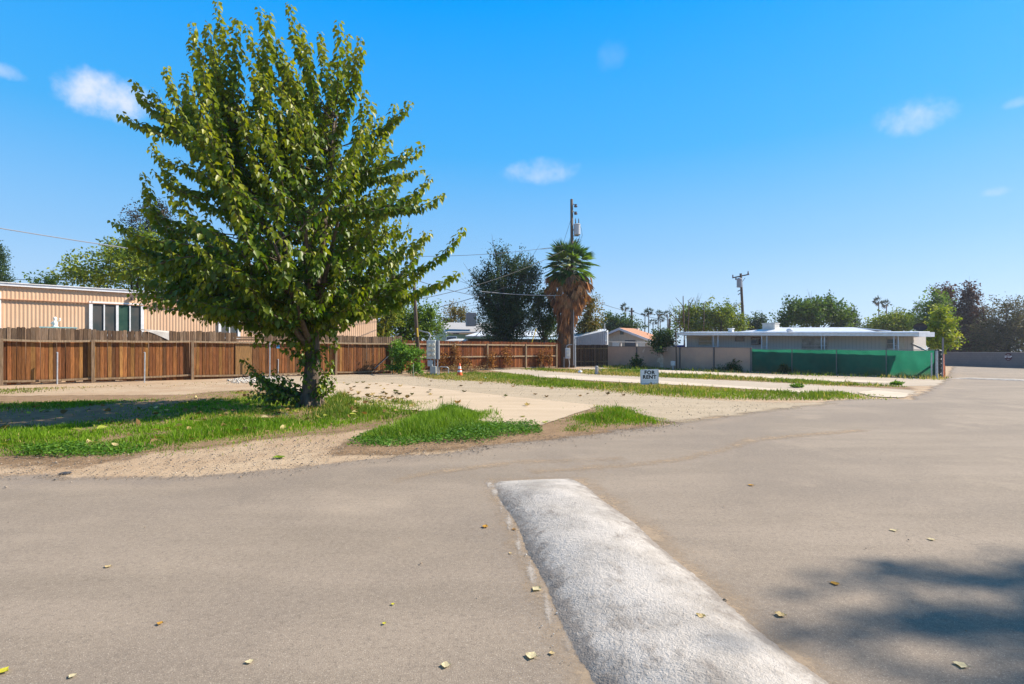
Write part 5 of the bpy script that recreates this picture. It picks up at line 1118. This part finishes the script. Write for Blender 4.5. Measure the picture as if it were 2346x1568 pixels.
# white domed car cover shape: camper top below the house eave
cv = P(1050, 791, 53); cv.z = 0; cp = thing('parked_van', 'pale van roof showing above the stained fence below the green house', 'van', cv)
mb = MB(); V = []
for i in range(9):
    for k in range(9):
        u_ = (i / 8 - .5); v_ = k / 8 - .5; zt = 2.05 + .55 * max(0, 1 - (abs(u_) * 2) ** 3) * max(0, 1 - (abs(v_) * 2) ** 4); V.append(cv + Vector((u_ * 3.6, v_ * 2, zt)))
mb.add(V, [(i * 9 + k, i * 9 + 9 + k, i * 9 + 10 + k, i * 9 + k + 1) for i in range(8) for k in range(8)], (.62, .62, .6)); mb.box(cv + Vector((0, 0, 1.25)), (3.6, 2.0, 1.6), 0, (.5, .5, .5)); mb.obj('body', m_plain, cp, smooth=False)
for a in (-1.1, 1.1):
    for b in (-.92, .92): m_ = MB(); m_.tube([cv + Vector((a, b - .1, .33)), cv + Vector((a, b + .1, .33))], .33, 16, (.03, .03, .03)); m_.obj('wheel', m_plain, cp)
shA = P(1068, 768, 50); sh = thing('carport', 'long white roofed carport with a dark sheet as under-roof shade behind the stained fence', 'carport', at(1170, 50))
a0, a1, a2, a3 = P(1066, 772, 51), P(1285, 773, 51.5), P(1285, 760, 57), P(1105, 761, 57)
MB().slab([a0, a1, a2, a3], .10).obj('roof', m_roofw, sh)
for px in (1070, 1140, 1210, 1280): b_ = at(px, 51.6); m_ = MB(); m_.box(b_ + Vector((0, 0, 1.3)), (.1, .1, 2.6), 0, (.24, .2, .16)); m_.obj('post', m_plain, sh)
MB().slab([at(1072, 52, .1), at(1290, 53, .1), at(1290, 53, 2.55), at(1072, 52, 2.6)], (0, .1, 0), (.05, .042, .035)).obj('painted_shade_back', m_plain, sh)  # near-black back sheet: the shade under the roof, put into its colour
MB().slab([at(1175, 51.8, .1), at(1255, 52.2, .1), at(1255, 52.2, 2.4), at(1175, 51.8, 2.4)], (0, .08, 0), (.22, .16, .10)).obj('back_boards', m_plain, sh)
ms0, ms1 = P(1317, 793, 49), P(1388, 793, 48); ms = thing('metal_shed', 'white corrugated metal shed behind the dark plank fence', 'shed', at(1352, 49))
mb = MB(); V = []; n = 96
for i in range(n + 1):
    f = i / n; ph = (i % 6) / 6; dep = .10 if ph < .45 else -.08; b_ = at(1317 + 71 * f, 49 - f); zt = zed(775 - 15 * f, b_.y)
    V += [b_ + Vector((0, dep, .05)), b_ + Vector((0, dep, zt))]
mb.add(V, [(i * 2, i * 2 + 2, i * 2 + 3, i * 2 + 1) for i in range(n)]); mb.obj('wall', m_roofw, ms)
MB().slab([P(1316, 775.5, 49), P(1389, 759.5, 48), P(1389, 756, 53), P(1300, 757, 56)], .08).obj('roof', m_roofw, ms)
MB().slab([at(1389, 48, 0), at(1391, 53, 0), P(1391, 757, 53), P(1389, 761, 48)], (.1, 0, 0), (.5, .52, .55)).obj('end_wall', m_plain, ms)
vp = P(1351 + 34, 762, 52); vpt = thing('vent_pipe', 'thin grey vent pipe beside the tan gabled house', 'pipe', Vector((vp.x, vp.y, 0)))
MB().tube([Vector((vp.x, vp.y, 0)), P(1385, 742, 52)], .06, 8).obj('pipe', m_galv, vpt)
# tan house with the orange roof
hd = 56; pk = P(1419, 754, hd); lf = P(1386, 768, hd + 1.2); rt = P(1498, 784, hd - 2.4); th_ = thing('house', 'tan gabled house with orange shingle roof behind the tan panel wall', 'house', Vector((pk.x, pk.y, 0)))
du = Vector((U.x, U.y, 0)) * 3.8; du2 = Vector((U.x, U.y, 0)) * 2.6
MB().slab([rt, rt + du, pk + du2, pk], (.0, 0, .12)).slab([pk, pk + du2, lf + du, lf], (0, 0, .12)).slab([rt + du, lf + du, pk + du2], (0, 0, .12)).obj('roof', m_terra, th_)
inn = Vector((U.x, U.y, 0)) * .35
gb_ = [Vector((lf.x, lf.y, 0)), Vector((rt.x, rt.y, 0)), rt + Vector((0, 0, -.06)), pk + Vector((0, 0, -.06)), lf + Vector((0, 0, -.06))]
MB().slab([q + inn for q in gb_], du * .7, (.40, .355, .30)).obj('wall', m_plain, th_)
m_ = MB(); bar(m_, lf + Vector((0, 0, .0)) - inn * .1, pk - inn * .1, .08, .24, (.55, .56, .62), 1); bar(m_, pk - inn * .1, rt - inn * .1, .08, .24, (.55, .56, .62), 1); m_.obj('barge_board', m_plain, th_)
gw = pk * .75 + rt * .25 + inn * .8; gw.z = zed(762, hd); gx = (rt - lf).normalized(); gaz = math.atan2(gx.y, gx.x)
gw = P(1421, 761, hd) + inn * .85; m_ = MB(); m_.box(gw, (.40, .12, .55), gaz, (.10, .13, .14)); m_.obj('gable_vent', m_plain, th_)
pcv = MB(); a, b = P(1388, 783, hd - 1.5), P(1490, 785, hd - 3.2); bar(pcv, a, b, .12, .10, (.55, .53, .5), 1)
for f in (.0, .35, .7, 1): q = a.lerp(b, f); pcv.box(Vector((q.x, q.y, q.z / 2)), (.10, .10, q.z), gaz, (.55, .53, .5))
pcv.obj('porch_frame', m_plain, th_)
for f, w_, h_, c_ in ((.2, .8, .6, (.62, .62, .60)), (.5, 1.2, .8, (.07, .08, .10)), (.72, .9, .7, (.55, .55, .52))):
    q = lf.lerp(rt, f); q.z = 2.1; m_ = MB(); m_.box(q + inn * .8, (w_, .1, h_), gaz, c_); m_.obj('window', m_plain, th_)
ch = P(1461, 757, 59); m_ = MB(); m_.box(P(1460, 758, 58), (.35, .35, .5), gaz, (.55, .5, .48)); m_.tube([P(1448, 766, 57), P(1448, 762, 57)], .09, 8, (.2, .17, .15)); m_.obj('roof_vent', m_plain, th_)

# ---------------------------------------------------------------- poles
PLD = 43.9; pb1 = at(1311, PLD); up = thing('utility_pole', 'tall dark utility pole with a transformer in front of the shaggy palm', 'utility pole', pb1)
topz1 = zed(457, PLD); ps1 = PLD / F
MB().tube([pb1, pb1 + Vector((0, 0, topz1 * .5)), P(1309.5, 457, PLD)], [.17, .145, .11], 12).obj('shaft', m_pole, up, smooth=True)
tc = P(1322, 527, PLD - .15); MB().lathe(tc + Vector((0, 0, -.42)), [(0, 0), (.24, 0), (.27, .03), (.27, .80), (.29, .82), (.29, .86), (.2, .92), (0, .93)], 18, (.42, .45, .48)).obj('transformer', m_plain, up, smooth=False)
for dx in (-.12, .14): MB().lathe(tc + Vector((dx, 0, .48)), [(.04, 0), (.06, .05), (.03, .1), (.055, .15), (.03, .2), (.045, .26), (.02, .45), (0, .5)], 8, (.10, .07, .06)).obj('bushing', m_plain, up)
for y in (471, 488):
    q = P(1319, y, PLD - .1); MB().tube([P(1311, y - 4, PLD), q], .03, 6, (.1, .1, .1)).lathe(q + Vector((0, 0, -.08)), [(0, -.1), (.13, -.06), (.15, .02), (.09, .1), (.12, .15), (0, .2)], 10, (.08, .08, .09)).obj('insulator', m_plain, up)
m_ = MB(); bar(m_, P(1311, 527, PLD), tc, .08, .12, (.25, .25, .26), 1); bar(m_, P(1311, 541, PLD), P(1326, 541, PLD), .06, .06, (.12, .11, .11), 1); m_.tube([P(1311, 553, PLD), P(1323, 556, PLD), P(1325, 549, PLD)], .03, 6, (.1, .1, .1)); m_.obj('bracket', m_plain, up)
m_ = MB(); m_.tube([tc + Vector((.26, 0, .3)), P(1332, 525, PLD), P(1334, 540, PLD), P(1329, 553, PLD), P(1313, 560, PLD)], .014, 5); m_.tube([tc + Vector((.2, -.1, -.1)), P(1328, 545, PLD), P(1316, 556, PLD)], .014, 5); m_.obj('leads', m_wire, up)
MB().tube([P(1314, 560, PLD - .16), P(1314.3, 770, PLD - .17), at(1314.5, PLD - .18, .2)], .03, 6).obj('conduit', m_wiregrey, up)
MB().tube([P(1317.5, 776, PLD - .1), at(1318, PLD - .1, 0)], .06, 8).obj('conduit', m_galv, up)
mc = P(1300.5, 810, PLD - .3); m_ = MB(); m_.box(mc, (.40, .2, .86), 0, (.58, .60, .62), bev=.02); bx_ = m_.obj('meter_box', m_plain, up)
for z in (.18, -.12): MB().tube([mc + Vector((0, -.09, z)), mc + Vector((0, -.2, z))], .10, 14, (.75, .72, .6)).obj('meter', m_plain, bx_)
m_ = MB(); m_.tube([mc + Vector((-.1, 0, .43)), mc + Vector((-.1, 0, .6)), mc + Vector((.1, .05, .72)), P(1311, 790, PLD - .15)], .03, 7); m_.tube([mc + Vector((.08, 0, -.4)), mc + Vector((.16, 0, -.9)), at(1303, PLD - .3, 0)], .035, 7); m_.tube([mc + Vector((-.3, 0, -.3)), mc + Vector((-.3, 0, -1.25))], .03, 7); m_.obj('conduit', m_galv, bx_)

p2b = at(961, 33.6); up2 = thing('utility_pole', 'leaning plain wooden service pole beside the electric meter cabinet', 'utility pole', p2b)
p2t = P(944, 560, 33.6); MB().tube([p2b, (p2b + p2t) / 2 + Vector((-.03, 0, 0)), p2t], [.125, .11, .09], 10).obj('shaft', m_pole, up2, smooth=True)
mid2 = P(957, 765, 33.45); MB().tube([P(955.5, 752, 33.46), P(957, 772, 33.46)], .05, 8).obj('yellow_guard', m_yellow, up2)
# six-gang meter cabinet
mg = at(991, 29.6); mcab = thing('meter_cabinet', 'grey electric meter cabinet with six round meters beside the wooden service pole', 'meter cabinet', mg)
cz = (zed(780, 29.6) + zed(823, 29.6)) / 2; hh = zed(780, 29.6) - zed(823, 29.6)
m_ = MB(); m_.box(mg + Vector((-.06, 0, cz)), (.50, .22, hh), -.15, (.50, .52, .50), bev=.02); cab = m_.obj('cabinet', m_plain, mcab)
m_ = MB(); m_.box(mg + Vector((.26, .06, cz - .02)), (.22, .22, hh), -.15, (.20, .22, .25), bev=.01); m_.obj('side_duct', m_plain, mcab)
for i in range(3):
    for j in range(2):
        c_ = mg + Vector((-.17 + .23 * j, -.10, cz + .28 - i * .27)); MB().tube([c_, c_ + Vector((0, -.03, 0)), c_ + Vector((0, -.035, 0)), c_ + Vector((0, -.13, 0))], [.10, .10, .08, .075], 16, (.72, .68, .56)).obj('meter', m_plain, cab)
for k, (dx, z, s, cl_) in enumerate(((-.07, .70, (.28, .18, .34), (.42, .46, .48)), (.10, .33, (.34, .20, .40), (.46, .46, .43)))): m_ = MB(); m_.box(mg + Vector((dx - .05, -.03, z)), s, -.1, cl_, bev=.015); m_.obj('lower_box', m_plain, mcab)
m_ = MB()
for dx in (-.12, .12, .28): m_.tube([mg + Vector((dx, .02, 0)), mg + Vector((dx, .02, cz - hh / 2))], .03, 7)
m_.tube([mg + Vector((-.05, -.02, -.02)), mg + Vector((-.05, -.02, .6))], .04, 8); m_.obj('conduit', m_galv, mcab)
MB().tube([mg + Vector((-.2, .05, cz + hh / 2)), P(986, 768, 29.7), P(982, 763, 30), P(972, 761, 31.5), P(960, 757, 33.4)], .04, 8).obj('gooseneck', m_wiregrey, mcab, smooth=True)
rz_ = at(1006, 30.2); rs = thing('pipe_riser', 'low bent pipe riser right of the meter cabinet', 'pipe', rz_)
MB().tube([rz_, rz_ + Vector((0, 0, .42)), rz_ + Vector((.06, 0, .48)), rz_ + Vector((.45, 0, .46)), rz_ + Vector((.53, 0, .40)), rz_ + Vector((.53, 0, 0))], .03, 8).obj('pipe', m_galv, rs)
sk = G(947, 864); st = thing('garden_stake', 'short thin green stake in front of the feathery bush', 'stake', sk)
MB().tube([sk, sk + Vector((0, 0, .75))], .022, 6, (.22, .27, .18)).obj('shaft', m_plain, st)

# distant poles
p3b = at(1707, 62); up3 = thing('utility_pole', 'leaning utility pole with a crossarm and transformer above the grey mobile home', 'utility pole', p3b)
p3t = P(1697, 627, 62); MB().tube([p3b, p3t], [.20, .13], 9).obj('shaft', m_pole, up3)
m_ = MB(); bar(m_, P(1678, 637, 62), P(1716, 629, 62), .12, .14, (.10, .08, .07), 1)
for x, y in ((1679, 633), (1714, 625), (1686, 638)): m_.lathe(P(x, y + 2, 62), [(.05, -.1), (.1, 0), (.06, .12), (.09, .2), (0, .3)], 8, (.08, .08, .09))
m_.tube([P(1688, 640, 62), P(1697, 648, 62)], .03, 5, (.1, .1, .1)); m_.tube([P(1707, 637, 62), P(1699, 648, 62)], .03, 5, (.1, .1, .1)); m_.obj('crossarm', m_plain, up3)
MB().lathe(P(1694, 659, 61.8), [(0, 0), (.3, .02), (.3, 1.0), (.2, 1.1), (0, 1.15)], 12, (.28, .3, .34)).obj('transformer', m_plain, up3)
m_ = MB(); m_.tube([P(1690, 668, 62), P(1698, 664, 62)], .05, 5, (.1, .1, .1)); m_.tube([P(1691, 676, 62), P(1699, 670, 62)], .05, 5, (.1, .1, .1)); m_.obj('fuse_cutout', m_plain, up3)
p4b = at(1449, 100); up4 = thing('utility_pole', 'small far utility pole with one crossarm among the skyline palms', 'utility pole', p4b)
MB().tube([p4b, P(1447, 706, 100)], [.25, .18], 8).obj('shaft', m_pole, up4); m_ = MB(); bar(m_, P(1441, 713.5, 100), P(1453, 713, 100), .2, .22, (.10, .08, .07), 1); m_.obj('crossarm', m_plain, up4)
p5b = at(1532, 90); up5 = thing('bare_pole', 'thin bare far pole right of the skyline palms', 'pole', p5b)
MB().tube([p5b, P(1534, 730, 90)], [.28, .2], 8).obj('shaft', m_pole, up5)

# wires: each its own span
def wire(label, a, b, sag, r, mat=m_wire, n=18):
    a = Vector(a); b = Vector(b); pts = [a.lerp(b, i / n) + Vector((0, 0, -sag * 4 * (i / n) * (1 - i / n))) for i in range(n + 1)]
    tag(MB().tube(pts, r, 6).obj('power_line', mat, origin=a), label, 'power line', 'overhead wires')
wire('thick grey cable sagging from the top left across to the wooden service pole', P(-160, 496, 22), P(946, 640, 33.6), .35, .022, m_wiregrey)
wire('thin wire low over the salmon roof at the far left', P(-60, 636, 60), P(200, 643, 60), .1, .03)
wire('faint wire from the top of the wooden service pole to the right', P(945, 588, 33.6), P(1309, 560, PLD), .25, .014)
wire('upper slanting wire between the service pole and the olive tree', P(949, 688, 33.6), P(1309, 565, PLD), .5, .018)
wire('lower slanting wire running down to the bushes behind the service pole', P(975, 712, 40), P(1309, 600, PLD), .3, .022)
wire('drooping wire between the service pole and the olive tree', P(947, 640, 33.6), P(1180, 685, 49), .35, .018)
wire('pale thick cable crossing in front of the olive tree to the transformer pole', P(1100, 668, 41.5), P(1312, 677, PLD), .12, .028, m_wiregrey)
wire('short pale cable from the transformer pole toward the palm crown', P(1311, 560, PLD), P(1235, 571, 46), .1, .022, m_wiregrey)
wire('thin wire from the palm down to the far crossarm pole', P(1340, 680, 50), P(1447, 713, 100), .3, .03)
wire('thin far wire running from the crossarm pole to the bare pole', P(1447, 713, 100), P(1534, 734, 92), .3, .04)
wire('far wire leaving the leaning pole crossarm to the left', P(1700, 690, 62), P(1680, 705, 60), .05, .03)
def guy(label, top, mid, foot, r=.012):
    foot = Vector(foot); mid = Vector(mid); top = Vector(top); th = thing('guy_wire', label, 'guy wire', foot)
    MB().tube([top, mid], r, 5).obj('cable', m_wire, th); MB().tube([mid, foot], .04, 8).obj('yellow_guard', m_yellow, th); MB().tube([foot, foot + Vector((.0, 0, -.1))], .05, 6).obj('anchor', m_galv, th)
gf_ = G(1199, 845); gf_.z = 0; gtp = P(1309, 500, PLD); guy('guy wire with a yellow guard slanting down before the stained fence', gtp, gf_.lerp(gtp, .255), gf_)
g2f = on(tpx(866, 1.0), 1.0, 1.2); g2t = P(945, 588, 33.6); guy('guy wire with a yellow guard behind the end of the plank fence', g2t, P(881, 748, 33.2), Vector((g2f.x, g2f.y, 0)))

# ---------------------------------------------------------------- small things on the lot
sg = G(1488, 884.5); sign = thing('yard_sign', 'white FOR RENT yard sign standing on the long grass strip', 'sign', sg, rz=0)
SW, SH = .72, .60; rzs = R(-4); sgc = sg + Vector((0, 0, .06 + SH / 2)); ex = Vector((math.cos(rzs), math.sin(rzs), 0)); nf = Vector((math.sin(rzs), -math.cos(rzs), 0))
m_sign = M('sign_board', (.62, .65, .74), (.58, .61, .70), 3, rough=.5)
mb = MB(); rad = .035; outl = []
for cx_, cz_, a0_ in ((1, 1, 0), (-1, 1, 90), (-1, -1, 180), (1, -1, 270)):
    for k in range(4): a = R(a0_ + k * 30); outl.append((cx_ * (SW / 2 - rad) + rad * math.cos(a), cz_ * (SH / 2 - rad) + rad * math.sin(a)))
mb.slab([sgc + ex * a + Vector((0, 0, b + a * .03)) for a, b in outl], -nf * .012); mb.obj('board', m_white, sign)
def tl_(u, v, dep=.004): return sgc + ex * u + Vector((0, 0, v + u * .03)) + nf * dep
m_ink = M('black_ink', (.012, .012, .014), None, rough=.5); m_blue = M('blue_grey_line', (.16, .19, .30), None, rough=.5)
for s_, z_, nm in (('FOR', .165, .2), ('RENT', -.012, .2)):
    text('lettering', s_, .192, tl_(0, z_, .003), rzs, m_ink, sign, .045, .002, 1.04)
m_ = MB()
def rim(u0, v0, u1, v1, th):
    for a, b, c_, d_ in ((u0, v0, u1, v0 + th), (u0, v1 - th, u1, v1), (u0, v0 + th, u0 + th, v1 - th), (u1 - th, v0 + th, u1, v1 - th)): m_.slab([tl_(a, b, .0025), tl_(c_, b, .0025), tl_(c_, d_, .0025), tl_(a, d_, .0025)], nf * .001)
rim(-.335, -.275, .335, .275, .007); rim(-.31, -.262, .31, -.155, .006); m_.obj('printed_border', m_blue, sign)
for s in (-.2, .2): MB().tube([Vector((sg.x, sg.y, -.02)) + ex * s - nf * .03, Vector((sg.x, sg.y, .5)) + ex * s - nf * .03], .006, 6).obj('wire_stake', m_galv, sign)

cn = G(1053, 864.5); cone = thing('traffic_cone', 'orange traffic cone with two white bands in the grass before the stained fence', 'traffic cone', cn)
m_or = M('cone_orange', (.75, .12, .025), (.65, .09, .02), 5, rough=.45); Ht = .74
prof = lambda z: .175 - .145 * z / Ht
bands = [0.03, .27, .37, .44, .58, Ht]
m_ = MB(); m_.box(cn + Vector((0, 0, .018)), (.40, .40, .035), .3, bev=.008); m_.obj('base', m_or, cone)
for k, (a, b) in enumerate(zip(bands, bands[1:])):
    w_ = k in (1, 3); o_ = MB(); o_.lathe(cn, [(prof(a) + .002 * w_, a), (prof(b) + .002 * w_, b)] + ([(0, b)] if k == 4 else []), 22, (.80, .80, .80) if w_ else (1, 1, 1)); o_.obj('white_band' if w_ else 'cone_body', m_plain if w_ else m_or, cone, smooth=True)
sbp = G(1367, 858.5); stb = thing('concrete_stub', 'short grey concrete hydrant stub with a tap on the thin grass strip', 'post', sbp)
MB().lathe(sbp, [(.11, 0), (.105, .1), (.095, .40), (.10, .47), (.08, .50), (0, .52)], 14, (.36, .34, .33)).obj('post', m_plain, stb)
MB().tube([sbp + Vector((.08, -.03, .28)), sbp + Vector((.24, -.03, .28)), sbp + Vector((.26, -.03, .22))], .02, 7, (.30, .28, .26)).box(sbp + Vector((.20, 0, .04)), (.16, .14, .08), .2, (.22, .2, .19)).obj('tap', m_plain, stb)
wb = G(1377 - 71 + 23, 857); wbp = G(1329, 855.5); bag = thing('white_bag', 'crumpled white plastic bag on the grey path behind the long grass strip', 'bag', wbp)
MB().lathe(wbp, [(.05, 0), (.12, .02), (.15, .08), (.12, .14), (.06, .17), (.07, .20), (0, .20)], 9, (.8, .8, .8)).obj('bag', m_plain, bag)
bbp = G(1111, 868); bg_ = thing('plastic_scrap', 'small pale turquoise scrap at the edge of the gravel drive', 'litter', G(1111, 869))
MB().lathe(G(1111, 869), [(.03, .02), (.14, .03), (.12, .07), (.03, .09), (0, .09)], 8, (.45, .60, .60)).obj('scrap', m_plain, bg_)
lid = G(150, 1087); ld = thing('flat_lid', 'flat dark round lid lying on the dirt at the road edge', 'lid', lid)
MB().lathe(lid, [(.001, .006), (.050, .006), (.056, .012), (.052, .020), (.02, .024), (0, .024)], 20, (.045, .045, .05)).obj('lid', m_plain, ld, smooth=True)

# ---------------------------------------------------------------- fallen leaves
def leaf_obj(name, label, loc, size, col, rz, curl, group=None, cat='leaf', lobed=True):
    n = 9; V = []; L_ = size
    rows_ = [(0, .02), (.12, .18), (.25, .40), (.42, .50), (.58, .40), (.72, .30), (.86, .16), (1, .0)]
    random.seed(int(loc[0] * 1000 + loc[1] * 77)); ca, sa = math.cos(rz), math.sin(rz)
    for i, (f, wd) in enumerate(rows_):
        for s in (-1, -.55, 0, .55, 1):
            x = s * wd * L_ * (random.uniform(.75, 1.15) if abs(s) == 1 else 1); yv = (f - .5) * L_
            z = curl * L_ * (abs(s) ** 1.5 * .45 * random.uniform(.6, 1.3) + .35 * (2 * f - 1) ** 2) + .004
            V.append((loc[0] + x * ca - yv * sa, loc[1] + x * sa + yv * ca, loc[2] + z))
    Fs = [(i * 5 + j, i * 5 + j + 1, i * 5 + 6 + j, i * 5 + 5 + j) for i in range(7) for j in range(4)]
    b = len(V); d0 = Vector((-(-.5) * L_ * -sa * -1, 0, 0))
    mb = MB().add(V, Fs, [tuple(np.array(col) * random.uniform(.8, 1.15)) for _ in V])
    st0 = Vector(V[2]); dirv = (Vector(V[2]) - Vector(V[7])).normalized(); mb.tube([st0, st0 + dirv * L_ * .22 + Vector((0, 0, .004)), st0 + dirv * L_ * .38], .0018 * L_ / .1, 4, tuple(np.array(col) * .7))
    o = mb.obj(name, m_dry, origin=Vector(loc)); tag(o, label, cat, group); return o
TAN = (.55, .42, .22); PALE = (.62, .53, .33); BRO = (.33, .19, .08); ORA = (.50, .27, .05); GRN = (.16, .24, .02); YEL = (.55, .50, .05)
for px, py, s, c_, cu, lb in ((1112, 1211, .085, ORA, .45, 'curled tan and orange leaf on the asphalt left of the speed bump top'), (1178, 1217, .055, BRO, .4, 'small brown leaf on the line beside the left side of the speed bump'), (1229, 1356, .085, PALE, .4, 'pale dry leaf lying on the faint line left of the speed bump'),
                              (1217, 1510, .078, PALE, .4, 'large pale crumpled leaf near the bottom left of the speed bump'), (1022, 1531, .062, PALE, .35, 'pale leaf on the near asphalt well left of the speed bump'), (1264, 1503, .04, TAN, .3, 'thin tan leaf scrap right beside the large pale leaf'), (366, 1435, .045, ORA, .5, 'small orange curled leaf alone on the left asphalt'),
                              (247, 1303, .06, TAN, .3, 'flat tan leaf on the asphalt at left'), (1789, 1415, .075, TAN, .5, 'upright curled tan leaf at the right foot of the speed bump'), (1720, 1115, .085, ORA, .4, 'brown curled leaf on the asphalt right of the speed bump top'), (2133, 1240, .07, PALE, .3, 'pale leaf on the asphalt at right before the shade'),
                              (2046, 1219, .07, PALE, .25, 'thin pale leaf left of the other pale leaf on the right asphalt'), (1913, 1342, .07, ORA, .15, 'flat orange leaf just above the shade on the right'), (571, 1523, .05, PALE, .3, 'narrow pale leaf on the near left asphalt'), (165, 1556, .045, PALE, .3, 'thin pale leaf at the bottom left edge'),
                              (6, 1546, .075, YEL, .4, 'fresh yellow green leaf at the bottom left corner'), (641, 1051, .22, GRN, .35, 'large fresh green leaf on the dirt verge below the tree'), (1169, 1272, .035, TAN, .3, 'tiny tan leaf against the left edge of the speed bump'), (2200, 1530, .075, PALE, .2, 'narrow pale leaf in the shade at lower right'),
                              (900, 1390, .03, YEL, .4, 'tiny yellow leaf on the middle left asphalt'), (880, 1435, .03, YEL, .4, 'yellow leaf speck below the other yellow speck'), (1198, 958, .17, (.30, .28, .06), .4, 'olive green leaf on the near edge of the pale slab'), (1125, 934, .16, (.26, .28, .04), .45, 'folded green leaf in the middle of the pale slab'), (1249, 972, .18, (.6, .6, .3), .9, 'upright pale green leaf at the near tip of the grass mound'), (290, 1031, .14, (.5, .35, .18), .4, 'tan leaf at the lawn edge by the road')):
    g_ = G(px, py); onb = 0
    if px == 1169: onb = .0
    leaf_obj('fallen_leaf', lb, (g_.x, g_.y, .010 + (.014 if 700 < px < 1250 and py < 975 else 0)), s * .72, c_, random.uniform(0, 6.28), cu * .42, 'leaves blown over the road')
# on the speed bump itself
for s_, q_, c_, lb in ((.62, -.05, TAN, 'small tan leaf lying on the white speed bump'),):
    A_, B_ = Vector((.245, 5.69, 0)), Vector((1.62, -2.4, 0)); u_ = (B_ - A_).normalized(); p_ = A_ + u_ * 3.15 - Vector((u_.y, -u_.x, 0)) * .16; p_.z = .088; leaf_obj('fallen_leaf', lb, p_, .045, c_, 1.0, .3, 'leaves blown over the road')
SL = np.array(SLAB); cnt = 0
for k in range(400):
    px = random.choice([random.uniform(745, 930), random.uniform(745, 930), random.uniform(760, 1250)]); py = random.uniform(878, 935); g_ = G(px, py)
    if sdf(np.array([[g_.x, g_.y]]), SLAB)[0] < .15: continue
    leaf_obj('fallen_leaf', 'dry curled leaf scattered on the pale concrete slab by the tree', (g_.x, g_.y, .026), random.uniform(.10, .17), random.choice([BRO, (.14, .13, .03), (.10, .12, .02), TAN, (.22, .15, .06), (.09, .08, .04)]), random.uniform(0, 6.28), random.uniform(.3, .7), 'dry leaves on the slab'); cnt += 1
    if cnt >= 75: break
for k in range(22):
    px, py = random.uniform(960, 1500), random.uniform(872, 915); g_ = G(px, py)
    if sdf(np.array([[g_.x, g_.y]]), GRAVEL)[0] < .2 or sdf(np.array([[g_.x, g_.y]]), SLAB)[0] > -.1: continue
    leaf_obj('fallen_leaf', 'dark dry leaf on the loose gravel drive', (g_.x, g_.y, .02), random.uniform(.11, .18), random.choice([BRO, (.12, .08, .04), (.2, .12, .06)]), random.uniform(0, 6.28), random.uniform(.3, .7), 'dry leaves on the gravel')
# leaf litter thick in the lawn, nobody could count it
q = in_poly(LAWN, 1100, .3); wgt = np.exp(-((q[:, 0] - B[0] - .3) ** 2 / 9 + (q[:, 1] - B[1] + .6) ** 2 / 3)); q = q[rng.uniform(0, 1, len(q)) < .25 + .75 * wgt]; n = len(q)
pos = np.zeros((n, 3)); pos[:, :2] = q; pos[:, 2] = rng.uniform(.015, .08, n); d = rng.normal(0, 1, (n, 3)); d[:, 2] *= .3; nor = rng.normal(0, .5, (n, 3)) + (0, 0, 1)
cc = np.array([(.40, .28, .12), (.55, .45, .22), (.30, .17, .07), (.33, .36, .06), (.20, .12, .05), (.14, .15, .03)])[rng.integers(0, 6, n)] * rng.uniform(.7, 1.2, (n, 1))
V, fs, kk = leaf_arrays(pos, d, nor, rng.uniform(.09, .16, n), LEAF_LOBED); tag(link('leaf_litter', npmesh('leaf_litter', V, fs, np.repeat(cc, kk, 0)), m_dry), 'dry leaf litter caught in the lawn grass under the tree', 'leaf litter', kind='stuff')

# ---------------------------------------------------------------- thin autumn haze
m_haze, t = newmat('autumn_haze'); v = t.new('ShaderNodeVolumePrincipled'); v.inputs['Density'].default_value = .00045; v.inputs['Color'].default_value = (.80, .86, .98, 1); v.inputs['Anisotropy'].default_value = .55
t.l.new(v.outputs[0], t.new('ShaderNodeOutputMaterial').inputs[1])
mb = MB(); mb.box((20, 70, 9.5), (400, 220, 21)); tag(mb.obj('haze', m_haze), kind='stuff')
